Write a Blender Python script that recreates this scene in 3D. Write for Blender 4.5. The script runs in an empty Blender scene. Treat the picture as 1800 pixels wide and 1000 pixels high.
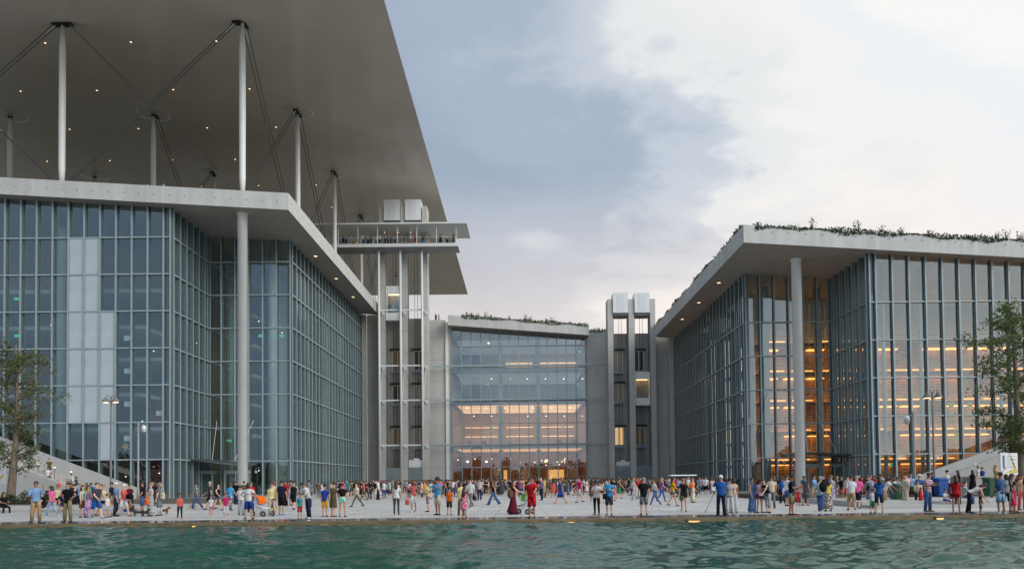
import bpy, bmesh, math, random
from mathutils import Vector, Matrix, Euler
random.seed(7)
R = math.radians
SC = bpy.context.scene
COL = SC.collection

# ------------------------------------------------------------------ camera
F = 1284.0            # focal length in photo pixels (photo 1800 wide)
CAMH = 1.65           # eye height above the plaza
PITCH, ROLL = R(1.5), R(-0.60)
CX, CY = 915.0, 843.0 - F*math.tan(PITCH)
cam = bpy.data.cameras.new('camera'); camo = bpy.data.objects.new('camera', cam); COL.objects.link(camo)
cam.sensor_width = 36.0; cam.lens = F/1800*36
cam.shift_x = (900-CX)/1800; cam.shift_y = (CY-500)/1800
cam.clip_start = 0.1; cam.clip_end = 6000
RM = Matrix.Rotation(R(90)+PITCH, 3, 'X') @ Matrix.Rotation(ROLL, 3, 'Z')
camo.location = (0, 0, CAMH); camo.rotation_euler = RM.to_euler()
SC.camera = camo
def P(px, py, Y):
    """world point at distance Y that the photo shows at pixel px,py"""
    d = RM @ Vector(((px-CX)/F, (CY-py)/F, -1.0))
    t = Y/d.y
    return Vector((d.x*t, Y, CAMH+d.z*t))
def XP(px, Y, py=700): return P(px, py, Y).x
def ZP(px, py, Y): return P(px, py, Y).z
def ground_at(px, py):
    d = RM @ Vector(((px-CX)/F, (CY-py)/F, -1.0))
    t = -CAMH/d.z
    return Vector((d.x*t, d.y*t, 0))

# ------------------------------------------------------------------ world
W = bpy.data.worlds.new('World'); SC.world = W; W.use_nodes = True
nt = W.node_tree; N = nt.nodes; L = nt.links; N.clear()
def nd(t, **k):
    n = N.new(t)
    for a, b in k.items(): setattr(n, a, b)
    return n
SUN_AZ, SUN_EL = R(128), R(27)       # azimuth clockwise from +Y
out = nd('ShaderNodeOutputWorld'); bg = nd('ShaderNodeBackground'); bg.inputs[1].default_value = 0.1
sky = nd('ShaderNodeTexSky', sky_type='NISHITA'); sky.sun_disc = False
sky.sun_elevation = SUN_EL; sky.sun_rotation = SUN_AZ; sky.air_density = 1.2; sky.dust_density = 2.0
tc = nd('ShaderNodeTexCoord'); sep = nd('ShaderNodeSeparateXYZ'); L.new(tc.outputs['Generated'], sep.inputs[0])
def M(op, a, b=None, c=None, clamp=False):
    n = nd('ShaderNodeMath', operation=op); n.use_clamp = clamp
    for i, v in enumerate((a, b, c)):
        if v is None: continue
        if isinstance(v, (int, float)): n.inputs[i].default_value = v
        else: L.new(v, n.inputs[i])
    return n.outputs[0]
def noise(vec, scale, detail, rough, dist=0.0):
    n = nd('ShaderNodeTexNoise'); n.inputs['Scale'].default_value = scale; n.inputs['Detail'].default_value = detail
    n.inputs['Roughness'].default_value = rough; n.inputs['Distortion'].default_value = dist
    L.new(vec, n.inputs['Vector']); return n.outputs['Fac']
def ramp(fac, stops):
    n = nd('ShaderNodeValToRGB'); n.color_ramp.interpolation = 'EASE'
    e = n.color_ramp.elements
    while len(e) < len(stops): e.new(0.5)
    for q, (p, c) in zip(e, stops): q.position = p; q.color = (*c, 1)
    L.new(fac, n.inputs[0]); return n.outputs[0]
def mixc(fac, a, b, mode='MIX'):
    n = nd('ShaderNodeMix', data_type='RGBA', blend_type=mode)
    for i, v in ((0, fac), (6, a), (7, b)):
        if isinstance(v, (int, float)): n.inputs[i].default_value = v
        elif isinstance(v, tuple): n.inputs[i].default_value = (*v, 1)
        else: L.new(v, n.inputs[i])
    return n.outputs[2]
x, y, z = sep.outputs
zz = M('ADD', M('MAXIMUM', z, 0.0), 0.16)
cmb = nd('ShaderNodeCombineXYZ'); L.new(M('DIVIDE', x, zz), cmb.inputs[0]); L.new(M('DIVIDE', y, zz), cmb.inputs[1])
cmb.inputs[2].default_value = 3.7
cv = cmb.outputs[0]
n1 = noise(cv, 0.85, 7, 0.52, 0.5); n2 = noise(cv, 2.6, 9, 0.6, 0.4); n3 = noise(cv, 0.34, 4, 0.5)
# broad cloud deck: blue-grey to the left and low, white to the upper right where the low sun stands behind it
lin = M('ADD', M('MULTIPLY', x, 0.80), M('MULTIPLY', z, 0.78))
lin = M('ADD', lin, M('MULTIPLY', M('SUBTRACT', 0.86, y), 0.12))  # brightens the sky behind the viewer so the building fronts get more light
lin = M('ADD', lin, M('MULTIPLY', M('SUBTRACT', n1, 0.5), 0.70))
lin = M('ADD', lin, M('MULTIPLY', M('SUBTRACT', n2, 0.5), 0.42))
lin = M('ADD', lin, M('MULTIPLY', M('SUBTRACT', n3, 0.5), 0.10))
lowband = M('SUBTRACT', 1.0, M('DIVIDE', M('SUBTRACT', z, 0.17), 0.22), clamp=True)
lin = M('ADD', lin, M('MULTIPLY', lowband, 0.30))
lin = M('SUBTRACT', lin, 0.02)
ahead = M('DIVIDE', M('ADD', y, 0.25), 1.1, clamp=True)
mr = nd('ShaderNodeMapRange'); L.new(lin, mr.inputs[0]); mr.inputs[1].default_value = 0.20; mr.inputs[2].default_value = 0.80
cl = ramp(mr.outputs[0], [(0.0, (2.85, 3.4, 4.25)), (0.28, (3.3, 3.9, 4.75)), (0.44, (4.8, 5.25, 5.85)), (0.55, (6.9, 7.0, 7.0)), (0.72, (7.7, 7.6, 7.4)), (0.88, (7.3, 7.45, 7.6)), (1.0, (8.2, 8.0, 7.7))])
# warm light near the horizon
warm = mixc(M('MULTIPLY', M('MULTIPLY', lowband, ahead), 0.95), cl, mixc(0.65, cl, (9.0, 7.5, 6.5)))
# sky tinted bluer behind the viewer, to colour the glass reflections
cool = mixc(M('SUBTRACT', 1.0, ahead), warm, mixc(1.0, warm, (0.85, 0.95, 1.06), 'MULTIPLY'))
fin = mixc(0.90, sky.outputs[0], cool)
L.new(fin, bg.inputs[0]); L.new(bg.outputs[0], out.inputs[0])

# ------------------------------------------------------------------ sun, exposure
sl = bpy.data.lights.new('sun', 'SUN'); sl.energy = 1.5; sl.angle = R(35); sl.color = (1.0, 0.965, 0.92)
so = bpy.data.objects.new('sun', sl); COL.objects.link(so)
sd = Vector((math.sin(SUN_AZ)*math.cos(SUN_EL), math.cos(SUN_AZ)*math.cos(SUN_EL), math.sin(SUN_EL)))
so.rotation_euler = sd.to_track_quat('Z', 'Y').to_euler(); so.location = sd*300
SC.view_settings.view_transform = 'Standard'; SC.view_settings.look = 'None'
SC.view_settings.exposure = 0.35; SC.view_settings.gamma = 1.0
SC.render.engine = 'CYCLES'
SC.cycles.max_bounces = 8; SC.cycles.transparent_max_bounces = 28; SC.cycles.glossy_bounces = 4
SC.cycles.diffuse_bounces = 4; SC.cycles.caustics_reflective = False; SC.cycles.caustics_refractive = False
SC.cycles.sample_clamp_indirect = 4.0; SC.cycles.use_denoising = True

# ------------------------------------------------------------------ materials
def srgb(r, g, b):
    f = lambda c: (c/255/12.92) if c/255 <= 0.04045 else ((c/255+0.055)/1.055)**2.4
    return (f(r), f(g), f(b))
MATS = {}
def newmat(name):
    m = bpy.data.materials.new(name); m.use_nodes = True; m.node_tree.nodes.clear()
    return m, m.node_tree.nodes, m.node_tree.links
def mat(name, col, rough=0.6, var=0.12, scale=3.0, bump=0.0, bscale=40, metal=0.0, spec=0.5, stretch=(1,1,1), coat=0.0):
    if name in MATS: return MATS[name]
    m, n, l = newmat(name)
    o = n.new('ShaderNodeOutputMaterial'); p = n.new('ShaderNodeBsdfPrincipled'); l.new(p.outputs[0], o.inputs[0])
    p.inputs['Roughness'].default_value = rough; p.inputs['Metallic'].default_value = metal
    p.inputs['Specular IOR Level'].default_value = spec; p.inputs['Coat Weight'].default_value = coat
    t = n.new('ShaderNodeTexCoord'); mp = n.new('ShaderNodeMapping'); mp.inputs['Scale'].default_value = stretch
    l.new(t.outputs['Object'], mp.inputs[0])
    if var > 0:
        ns = n.new('ShaderNodeTexNoise'); ns.inputs['Scale'].default_value = scale; ns.inputs['Detail'].default_value = 6
        l.new(mp.outputs[0], ns.inputs['Vector'])
        r = n.new('ShaderNodeValToRGB'); e = r.color_ramp.elements
        e[0].position = 0.3; e[1].position = 0.7
        e[0].color = (*[c*(1-var) for c in col], 1); e[1].color = (*[min(1, c*(1+var)) for c in col], 1)
        l.new(ns.outputs['Fac'], r.inputs[0]); l.new(r.outputs[0], p.inputs['Base Color'])
    else: p.inputs['Base Color'].default_value = (*col, 1)
    if bump > 0:
        nb = n.new('ShaderNodeTexNoise'); nb.inputs['Scale'].default_value = bscale; nb.inputs['Detail'].default_value = 4
        l.new(mp.outputs[0], nb.inputs['Vector'])
        b = n.new('ShaderNodeBump'); b.inputs['Strength'].default_value = bump; b.inputs['Distance'].default_value = 0.02
        l.new(nb.outputs['Fac'], b.inputs['Height']); l.new(b.outputs[0], p.inputs['Normal'])
    MATS[name] = m; return m
def emis(name, col, s):
    if name in MATS: return MATS[name]
    m, n, l = newmat(name)
    o = n.new('ShaderNodeOutputMaterial'); e = n.new('ShaderNodeEmission'); e.inputs[0].default_value = (*col, 1); e.inputs[1].default_value = s
    l.new(e.outputs[0], o.inputs[0]); MATS[name] = m; return m
def glass(name, tint, ior, rough=0.0, refl=(0.9, 0.95, 1.0), frost=0.0):
    if name in MATS: return MATS[name]
    m, n, l = newmat(name)
    o = n.new('ShaderNodeOutputMaterial'); mx = n.new('ShaderNodeMixShader'); fr = n.new('ShaderNodeFresnel'); fr.inputs[0].default_value = ior
    ge = n.new('ShaderNodeNewGeometry'); ma = n.new('ShaderNodeMath'); ma.operation = 'MULTIPLY_ADD'; ma.inputs[1].default_value = 1/ior-ior; ma.inputs[2].default_value = ior
    l.new(ge.outputs['Backfacing'], ma.inputs[0]); l.new(ma.outputs[0], fr.inputs[0])   # the same reflectance on both faces of a pane
    t = n.new('ShaderNodeBsdfTransparent'); t.inputs[0].default_value = (*tint, 1)
    g = n.new('ShaderNodeBsdfGlossy'); g.inputs['Color'].default_value = (*refl, 1); g.inputs['Roughness'].default_value = rough
    l.new(fr.outputs[0], mx.inputs[0]); l.new(t.outputs[0], mx.inputs[1]); l.new(g.outputs[0], mx.inputs[2])
    if frost > 0:
        d = n.new('ShaderNodeBsdfDiffuse'); d.inputs[0].default_value = (0.55, 0.62, 0.64, 1); m2 = n.new('ShaderNodeMixShader'); m2.inputs[0].default_value = frost
        l.new(t.outputs[0], m2.inputs[1]); l.new(d.outputs[0], m2.inputs[2]); l.new(m2.outputs[0], mx.inputs[1])
    l.new(mx.outputs[0], o.inputs[0]); MATS[name] = m; return m

def concrete(name, col, board=0.0, boardaxis='Y', var=0.10):
    if name in MATS: return MATS[name]
    m, n, l = newmat(name)
    o = n.new('ShaderNodeOutputMaterial'); p = n.new('ShaderNodeBsdfPrincipled'); l.new(p.outputs[0], o.inputs[0])
    p.inputs['Roughness'].default_value = 0.75; p.inputs['Specular IOR Level'].default_value = 0.3
    t = n.new('ShaderNodeTexCoord')
    a = n.new('ShaderNodeTexNoise'); a.inputs['Scale'].default_value = 0.35; a.inputs['Detail'].default_value = 8; a.inputs['Roughness'].default_value = 0.65
    l.new(t.outputs['Object'], a.inputs['Vector'])
    mp = n.new('ShaderNodeMapping'); mp.inputs['Scale'].default_value = (1.2, 1.2, 0.12); l.new(t.outputs['Object'], mp.inputs[0])
    b = n.new('ShaderNodeTexNoise'); b.inputs['Scale'].default_value = 1.3; b.inputs['Detail'].default_value = 5; l.new(mp.outputs[0], b.inputs['Vector'])
    ad = n.new('ShaderNodeMath'); ad.operation = 'ADD'; l.new(a.outputs['Fac'], ad.inputs[0]); l.new(b.outputs['Fac'], ad.inputs[1])
    hv = n.new('ShaderNodeMath'); hv.operation = 'MULTIPLY'; hv.inputs[1].default_value = 0.5; l.new(ad.outputs[0], hv.inputs[0])
    r = n.new('ShaderNodeValToRGB'); e = r.color_ramp.elements; e[0].position = 0.34; e[1].position = 0.66
    e[0].color = (*[c*(1-var*1.4) for c in col], 1); e[1].color = (*[c*(1+var) for c in col], 1)
    l.new(hv.outputs[0], r.inputs[0]); base = r.outputs[0]
    if board > 0:
        w = n.new('ShaderNodeTexWave'); w.wave_type = 'BANDS'; w.bands_direction = 'X' if boardaxis == 'Y' else 'Y'
        w.inputs['Scale'].default_value = 0.9; w.inputs['Distortion'].default_value = 0.6; w.inputs['Detail'].default_value = 2
        w.inputs['Detail Scale'].default_value = 0.3
        l.new(t.outputs['Object'], w.inputs['Vector'])
        mx = n.new('ShaderNodeMix'); mx.data_type = 'RGBA'; mx.blend_type = 'MULTIPLY'; mx.inputs[0].default_value = board
        l.new(base, mx.inputs[6]); l.new(w.outputs['Color'], mx.inputs[7]); base = mx.outputs[2]
        bp = n.new('ShaderNodeBump'); bp.inputs['Strength'].default_value = 0.5; bp.inputs['Distance'].default_value = 0.03
        l.new(w.outputs['Fac'], bp.inputs['Height']); l.new(bp.outputs[0], p.inputs['Normal'])
    l.new(base, p.inputs['Base Color']); MATS[name] = m; return m

STEEL = mat('painted_steel', (0.31, 0.385, 0.405), 0.42, 0.06, 2.0)
STEELD = mat('dark_steel', (0.07, 0.085, 0.095), 0.4, 0.08)
WHITEST = mat('white_steel', (0.66, 0.69, 0.68), 0.4, 0.04)
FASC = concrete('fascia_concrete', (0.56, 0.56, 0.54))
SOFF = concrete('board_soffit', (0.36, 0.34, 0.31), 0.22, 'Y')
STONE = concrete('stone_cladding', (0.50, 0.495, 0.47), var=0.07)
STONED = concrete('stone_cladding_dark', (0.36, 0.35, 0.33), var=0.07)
GLASS = glass('curtain_glass', (0.90, 0.96, 0.945), 2.1, 0.0, (0.86, 0.93, 0.97))
GLASSC = glass('hall_glass', (0.92, 0.95, 0.95), 2.05, 0.0, (0.85, 0.92, 1.0))
FINGL = glass('glass_fin', (0.45, 0.62, 0.58), 1.6, 0.05)
FROST = mat('frosted_panel', (0.43, 0.49, 0.52), 0.22, 0.08, 0.5)
CANOPY = mat('ferrocement', (0.66, 0.60, 0.54), 0.20, 0.07, 0.12, spec=0.5)
WHITEP = mat('white_panel', (0.74, 0.77, 0.78), 0.35, 0.03)
BLACK = mat('black_part', (0.015, 0.015, 0.016), 0.5, 0.1)
LAMPW = emis('warm_lamp', (1.0, 0.62, 0.32), 2.4)
LAMPD = emis('downlight_lamp', (1.0, 0.62, 0.34), 1.7)
STRIP = emis('shelf_strip', (1.0, 0.36, 0.075), 3.2)
CEILST = emis('ceiling_strip', (1.0, 0.56, 0.27), 1.25)
EXITG = emis('exit_sign_green', (0.05, 0.9, 0.45), 0.5)
SHELFFILL = emis('added_shelf_glow', (1.0, 0.42, 0.13), 8.0)  # for added strips that brighten the bookcases, not visible lamps
PEACH = emis('peach_ceiling_glow', (1.0, 0.52, 0.25), 0.40)
AMBER = emis('amber_ceiling_glow', (1.0, 0.45, 0.15), 0.65)
CLEARL = emis('white_lamp', (1.0, 0.86, 0.66), 2.2)

# ------------------------------------------------------------------ mesh helpers
class MB:
    def __init__(s): s.v = []; s.f = []; s.mi = []
    def add(s, vs, fs, m=0):
        b = len(s.v); s.v += [tuple(q) for q in vs]; s.f += [tuple(i+b for i in q) for q in fs]; s.mi += [m]*len(fs); return s
    def box(s, x0, x1, y0, y1, z0, z1, m=0):
        return s.add([(x0,y0,z0),(x1,y0,z0),(x1,y1,z0),(x0,y1,z0),(x0,y0,z1),(x1,y0,z1),(x1,y1,z1),(x0,y1,z1)],
                     [(0,3,2,1),(4,5,6,7),(0,1,5,4),(1,2,6,5),(2,3,7,6),(3,0,4,7)], m)
    def hexa(s, b, t, m=0):
        n = len(b); vs = list(b)+list(t)
        fs = [tuple(reversed(range(n))), tuple(range(n, 2*n))]+[(i, (i+1) % n, n+(i+1) % n, n+i) for i in range(n)]
        return s.add(vs, fs, m)
    def tube(s, pts, rad, n=8, m=0, cap=True):
        pts = [Vector(p) for p in pts]; rings = []
        if isinstance(rad, (int, float)): rad = [rad]*len(pts)
        for i, p in enumerate(pts):
            t = (pts[min(i+1, len(pts)-1)]-pts[max(i-1, 0)]).normalized()
            u = t.orthogonal().normalized() if abs(t.x) > 0.95 else Vector((1, 0, 0))-t*t.x
            u.normalize(); w = t.cross(u)
            r = rad[i]; ra, rb = r if isinstance(r, tuple) else (r, r)
            rings.append([p+u*math.cos(2*math.pi*k/n)*ra+w*math.sin(2*math.pi*k/n)*rb for k in range(n)])
        vs = [q for r in rings for q in r]; fs = []
        for i in range(len(rings)-1):
            for k in range(n): fs.append((i*n+k, i*n+(k+1) % n, (i+1)*n+(k+1) % n, (i+1)*n+k))
        if cap: fs.append(tuple(reversed(range(n)))); fs.append(tuple((len(rings)-1)*n+k for k in range(n)))
        return s.add(vs, fs, m)
    def lathe(s, c, prof, n=16, m=0):
        c = Vector(c); vs = []; fs = []
        for r, zz in prof:
            for k in range(n): vs.append(c+Vector((r*math.cos(2*math.pi*k/n), r*math.sin(2*math.pi*k/n), zz)))
        for i in range(len(prof)-1):
            for k in range(n): fs.append((i*n+k, i*n+(k+1) % n, (i+1)*n+(k+1) % n, (i+1)*n+k))
        fs.append(tuple(reversed(range(n)))); fs.append(tuple((len(prof)-1)*n+k for k in range(n)))
        return s.add(vs, fs, m)
    def ball(s, c, r, nu=10, nv=7, m=0):
        rx, ry, rz = r if isinstance(r, tuple) else (r, r, r); c = Vector(c); vs = [c+Vector((0, 0, -rz))]; fs = []
        for j in range(1, nv):
            a = -math.pi/2+math.pi*j/nv
            for k in range(nu):
                b = 2*math.pi*k/nu; vs.append(c+Vector((rx*math.cos(a)*math.cos(b), ry*math.cos(a)*math.sin(b), rz*math.sin(a))))
        vs.append(c+Vector((0, 0, rz)))
        for k in range(nu): fs.append((0, 1+(k+1) % nu, 1+k))
        for j in range(nv-2):
            for k in range(nu):
                a = 1+j*nu+k; b = 1+j*nu+(k+1) % nu; fs.append((a, b, b+nu, a+nu))
        t = len(vs)-1
        for k in range(nu): fs.append((t, 1+(nv-2)*nu+k, 1+(nv-2)*nu+(k+1) % nu))
        return s.add(vs, fs, m)
    def mesh(s, name, mats, smooth=False):
        me = bpy.data.meshes.new(name); me.from_pydata(s.v, [], s.f)
        for mm in (mats if isinstance(mats, (list, tuple)) else [mats]): me.materials.append(mm)
        me.polygons.foreach_set('material_index', s.mi)
        if smooth: me.polygons.foreach_set('use_smooth', [True]*len(s.f))
        me.update(); return me
def link(name, data, parent=None, loc=None, rot=None):
    o = bpy.data.objects.new(name, data); COL.objects.link(o)
    if loc is not None: o.location = loc
    if rot is not None: o.rotation_euler = rot
    if parent is not None:
        o.parent = parent
        if not parent.get('_local'):
            o.matrix_parent_inverse = Matrix.Translation(-ROOT_LOC.get(parent.name, Vector((0, 0, 0))))
    return o
ROOT_LOC = {}
def thing(name, label, cat, loc=(0, 0, 0), group=None):
    o = bpy.data.objects.new(name, None); COL.objects.link(o); o.location = loc; o.empty_display_size = 0.3
    o['label'] = label; o['category'] = cat
    if group: o['group'] = group
    ROOT_LOC[o.name] = Vector(loc); return o
def part(name, mb, mt, parent, smooth=False, label=None, kind=None):
    """world-space mesh, child of a thing (or of a part of it)"""
    o = bpy.data.objects.new(name, mb.mesh(name, mt, smooth)); COL.objects.link(o)
    if parent is not None:
        o.parent = parent
        top = parent
        off = Vector((0, 0, 0))
        while top is not None:
            off += Vector(top.location); top = top.parent
        o.matrix_parent_inverse = Matrix.Translation(-Vector(ROOT_LOC.get(parent.name, Vector((0, 0, 0)))))
    if label: o['label'] = label
    if kind: o['kind'] = kind
    return o
def inst(name, me, parent, loc, rot=(0, 0, 0)):
    """shared mesh placed at a world position under a thing"""
    o = bpy.data.objects.new(name, me); COL.objects.link(o); o.location = loc; o.rotation_euler = rot
    o.parent = parent; o.matrix_parent_inverse = Matrix.Translation(-Vector(ROOT_LOC.get(parent.name, Vector((0, 0, 0)))))
    return o
def tag(o, label, cat, group=None):
    o['label'] = label; o['category'] = cat
    if group: o['group'] = group
    return o
def struct(name, mb, mt, smooth=False):
    o = bpy.data.objects.new(name, mb.mesh(name, mt, smooth)); COL.objects.link(o); o['kind'] = 'structure'; return o
# ================================================================== ground, plaza, canal
EDGE = 33.2           # canal edge
def paving_mat():
    m, n, l = newmat('plaza_paving')
    o = n.new('ShaderNodeOutputMaterial'); p = n.new('ShaderNodeBsdfPrincipled'); l.new(p.outputs[0], o.inputs[0])
    t = n.new('ShaderNodeTexCoord')
    b = n.new('ShaderNodeTexBrick'); b.inputs['Scale'].default_value = 1.0; b.inputs['Brick Width'].default_value = 2.4; b.inputs['Row Height'].default_value = 1.2
    b.inputs['Mortar Size'].default_value = 0.035; b.inputs['Color1'].default_value = (0.60, 0.59, 0.57, 1); b.inputs['Color2'].default_value = (0.50, 0.495, 0.485, 1)
    b.inputs['Mortar'].default_value = (0.30, 0.295, 0.285, 1); l.new(t.outputs['Object'], b.inputs['Vector'])
    a = n.new('ShaderNodeTexNoise'); a.inputs['Scale'].default_value = 0.22; a.inputs['Detail'].default_value = 8; a.inputs['Roughness'].default_value = 0.7
    l.new(t.outputs['Object'], a.inputs['Vector'])
    r = n.new('ShaderNodeValToRGB'); e = r.color_ramp.elements; e[0].position = 0.30; e[0].color = (0.78, 0.78, 0.79, 1); e[1].position = 0.62; e[1].color = (1.04, 1.03, 1.02, 1)
    l.new(a.outputs['Fac'], r.inputs[0])
    mx = n.new('ShaderNodeMix'); mx.data_type = 'RGBA'; mx.blend_type = 'MULTIPLY'; mx.inputs[0].default_value = 1.0
    l.new(b.outputs['Color'], mx.inputs[6]); l.new(r.outputs[0], mx.inputs[7]); l.new(mx.outputs[2], p.inputs['Base Color'])
    p.inputs['Roughness'].default_value = 0.55; p.inputs['Specular IOR Level'].default_value = 0.35
    return m
GROUND = mat('ground_earth', (0.16, 0.15, 0.12), 0.9, 0.2, 0.05)
struct('ground', MB().box(-1500, 1500, 31.2, 3000, -2.9, -0.02), GROUND)
struct('plaza', MB().box(-120, 120, EDGE, 135, -1.2, 0.0), paving_mat())
struct('far_bank', MB().box(-1500, 1500, -900, 0.6, -2.4, -0.05), mat('bank_earth', (0.22, 0.21, 0.17), 0.9, 0.2, 0.2))
WET = mat('wet_stone', (0.15, 0.145, 0.14), 0.06, 0.25, 1.5, 0.04, 6)
KERB = mat('canal_wall_stone', (0.20, 0.145, 0.075), 0.45, 0.3, 2.0, stretch=(1, 1, 3))
struct('kerb', MB().box(-120, 120, 31.22, EDGE-0.003, -1.0, -0.012), WET)
struct('canal_wall', MB().box(-120, 120, 30.95, 31.215, -2.0, -0.035), KERB)
struct('canal_bed', MB().box(-140, 140, 0.4, 31.1, -3.2, -2.8), mat('bed_stone', (0.10, 0.14, 0.11), 0.8))
# water: a choppy sheet
def water():
    import numpy as np
    x0, x1, y0, y1 = -46.0, 46.0, 0.62, 30.948
    nx, ny = 860, 380
    ys = y0+(y1-y0)*np.linspace(0, 1, ny); xs = np.linspace(x0, x1, nx)
    X, Y = np.meshgrid(xs, ys)
    rng = np.random.RandomState(4); Z = np.zeros_like(X)
    amp_mod = 1.0+0.55*np.sin(0.21*X+0.9*np.sin(.3*Y))*np.cos(0.27*Y+.15*X)
    for i in range(46):
        lam = 0.36*(1.066**i); lam = min(lam, 6.0)*rng.uniform(0.85, 1.15)
        th = rng.uniform(-1.25, 1.25)+math.pi/2*0.55; k = 2*math.pi/lam
        a = 0.0165*lam if lam < 1.5 else 0.0050*lam
        ph = k*(X*math.cos(th)+Y*math.sin(th))+rng.uniform(0, 6.28)+0.6*np.sin(0.5*X+0.7*Y+i)
        Z += a*(1-np.abs(np.sin(ph/2))*2)*0.55 if i % 2 else a*np.sin(ph)*0.7
    Z *= amp_mod*0.78
    Z = Z-Z.mean()-0.17
    v = np.stack([X, Y, Z], -1).reshape(-1, 3)
    idx = np.arange(nx*ny).reshape(ny, nx)
    f = np.stack([idx[:-1, :-1], idx[:-1, 1:], idx[1:, 1:], idx[1:, :-1]], -1).reshape(-1, 4)
    me = bpy.data.meshes.new('water'); me.from_pydata(v.tolist(), [], f.tolist())
    me.polygons.foreach_set('use_smooth', [True]*len(f)); me.update()
    m, n, l = newmat('canal_water')
    o = n.new('ShaderNodeOutputMaterial'); p = n.new('ShaderNodeBsdfPrincipled'); l.new(p.outputs[0], o.inputs[0])
    p.inputs['Base Color'].default_value = (0.015, 0.078, 0.054, 1); p.inputs['Roughness'].default_value = 0.03; p.inputs['IOR'].default_value = 1.333
    p.inputs['Specular IOR Level'].default_value = 0.5
    t = n.new('ShaderNodeTexCoord'); mp = n.new('ShaderNodeMapping'); mp.inputs['Scale'].default_value = (1, 0.8, 1); l.new(t.outputs['Object'], mp.inputs[0])
    a = n.new('ShaderNodeTexNoise'); a.inputs['Scale'].default_value = 6.0; a.inputs['Detail'].default_value = 3; l.new(mp.outputs[0], a.inputs['Vector'])
    b = n.new('ShaderNodeBump'); b.inputs['Strength'].default_value = 0.5; b.inputs['Distance'].default_value = 0.03
    l.new(a.outputs['Fac'], b.inputs['Height']); l.new(b.outputs[0], p.inputs['Normal'])
    me.materials.append(m)
    o = link('water', me); o['kind'] = 'structure'
water()
EDGEW = mat('weir_stone', (0.23, 0.19, 0.13), 0.35, 0.2, 2)

# ================================================================== buildings
def ZA(X): return 31.15+0.066*(-24.9-X)
def ZB(X): return CAMH+24.45-0.065*(X-23.5)
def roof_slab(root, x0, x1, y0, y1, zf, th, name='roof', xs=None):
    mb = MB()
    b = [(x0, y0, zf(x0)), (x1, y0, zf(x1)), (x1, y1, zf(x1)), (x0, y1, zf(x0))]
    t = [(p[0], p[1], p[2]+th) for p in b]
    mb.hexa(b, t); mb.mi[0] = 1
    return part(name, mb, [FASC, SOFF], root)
FINST = mat('fin_steel', (0.15, 0.19, 0.205), 0.4, 0.06)
def curtain(root, p0, p1, n, zrows, ztop, glassmat, budget, nopanes=(), opaque=(), deep=0.27, mw=0.09, fin=0.45, skip=()):
    p0 = Vector((*p0, 0)); p1 = Vector((*p1, 0)); d = p1-p0; Lw = d.length; u = d/Lw
    ang = math.atan2(u.y, u.x); nrm = Vector((u.y, -u.x, 0)); bw = Lw/n
    mm = MB().box(-mw/2+.015, mw/2-.015, -deep, -0.04, 0, ztop, 1).box(-mw/2-0.03, mw/2+0.03, -deep-0.05, -deep-0.002, 0, ztop)
    mm.box(-0.03, 0.03, 0.04, fin, 0, ztop, 1); mm.mesh_ = mm.mesh('mullion', [STEEL, FINST])
    for i in range(n+1):
        if i in skip: continue
        inst('mullion', mm.mesh_, root, p0+u*(bw*i), (0, 0, ang))
    tm = MB().box(0, Lw, -0.24, -0.06, -0.07, 0.07).box(0, Lw, 0.05, 0.22, -0.06, 0.06).mesh('transom', [STEEL])
    for zz in zrows: inst('transom', tm, root, p0+Vector((0, 0, zz)), (0, 0, ang))
    zs = [0.05]+list(zrows)+[ztop]
    cache = {}; rest = MB(); rng = random.Random(int(abs(p0.x*31+p0.y*7)))
    for j in range(len(zs)-1):
        h = zs[j+1]-zs[j]
        for i in range(n):
            if (i, j) in nopanes: continue
            op = (i, j) in opaque
            loc = p0+u*(bw*(i+0.5))+Vector((0, 0, zs[j]+h/2))
            if budget[0] > 0 or op:
                key = (round(h, 3), op)
                if key not in cache:
                    y0 = -0.16 if op else -0.015
                    cache[key] = MB().box(-bw/2+0.04, bw/2-0.04, y0, y0+0.03, -h/2+0.02, h/2-0.02).mesh('pane', [FROST if op else glassmat])
                o = inst('opaque_panel' if op else 'pane', cache[key], root, loc, (rng.gauss(0, 0.005), rng.gauss(0, 0.0006), ang+rng.gauss(0, 0.005)))
                if not op: budget[0] -= 1
            else:
                q = u*(bw/2-0.04); k = nrm*0.015
                c = [loc-q+k, loc+q+k, loc+q-k, loc-q-k]; hz = Vector((0, 0, h/2-0.02))
                rest.hexa([a-hz for a in c], [a+hz for a in c])
    if rest.v:
        o = part('glazing', rest, glassmat, root, kind='stuff')
def studs(root, x0, x1, yf, zf, name='form_marks', n=40, dz=0.9):
    mb = MB()
    for i in range(n):
        X = x0+(x1-x0)*(i+0.5)/n; Z = zf(X)+dz
        mb.box(X-0.09, X+0.09, yf-0.03, yf+0.01, Z-0.05, Z+0.05)
    return part(name, mb, STONED, root, kind='stuff')
def downlight(root, X, Y, Z, r=0.22):
    rim = MB().lathe((X, Y, Z-0.05), [(r*1.35, 0), (r*1.35, 0.05)], 12)
    o = part('downlight', rim, WHITEST, root)
    part('lamp', MB().lathe((X, Y, Z-0.062), [(r, 0), (r, 0.012)], 12), LAMPD, o)

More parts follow.
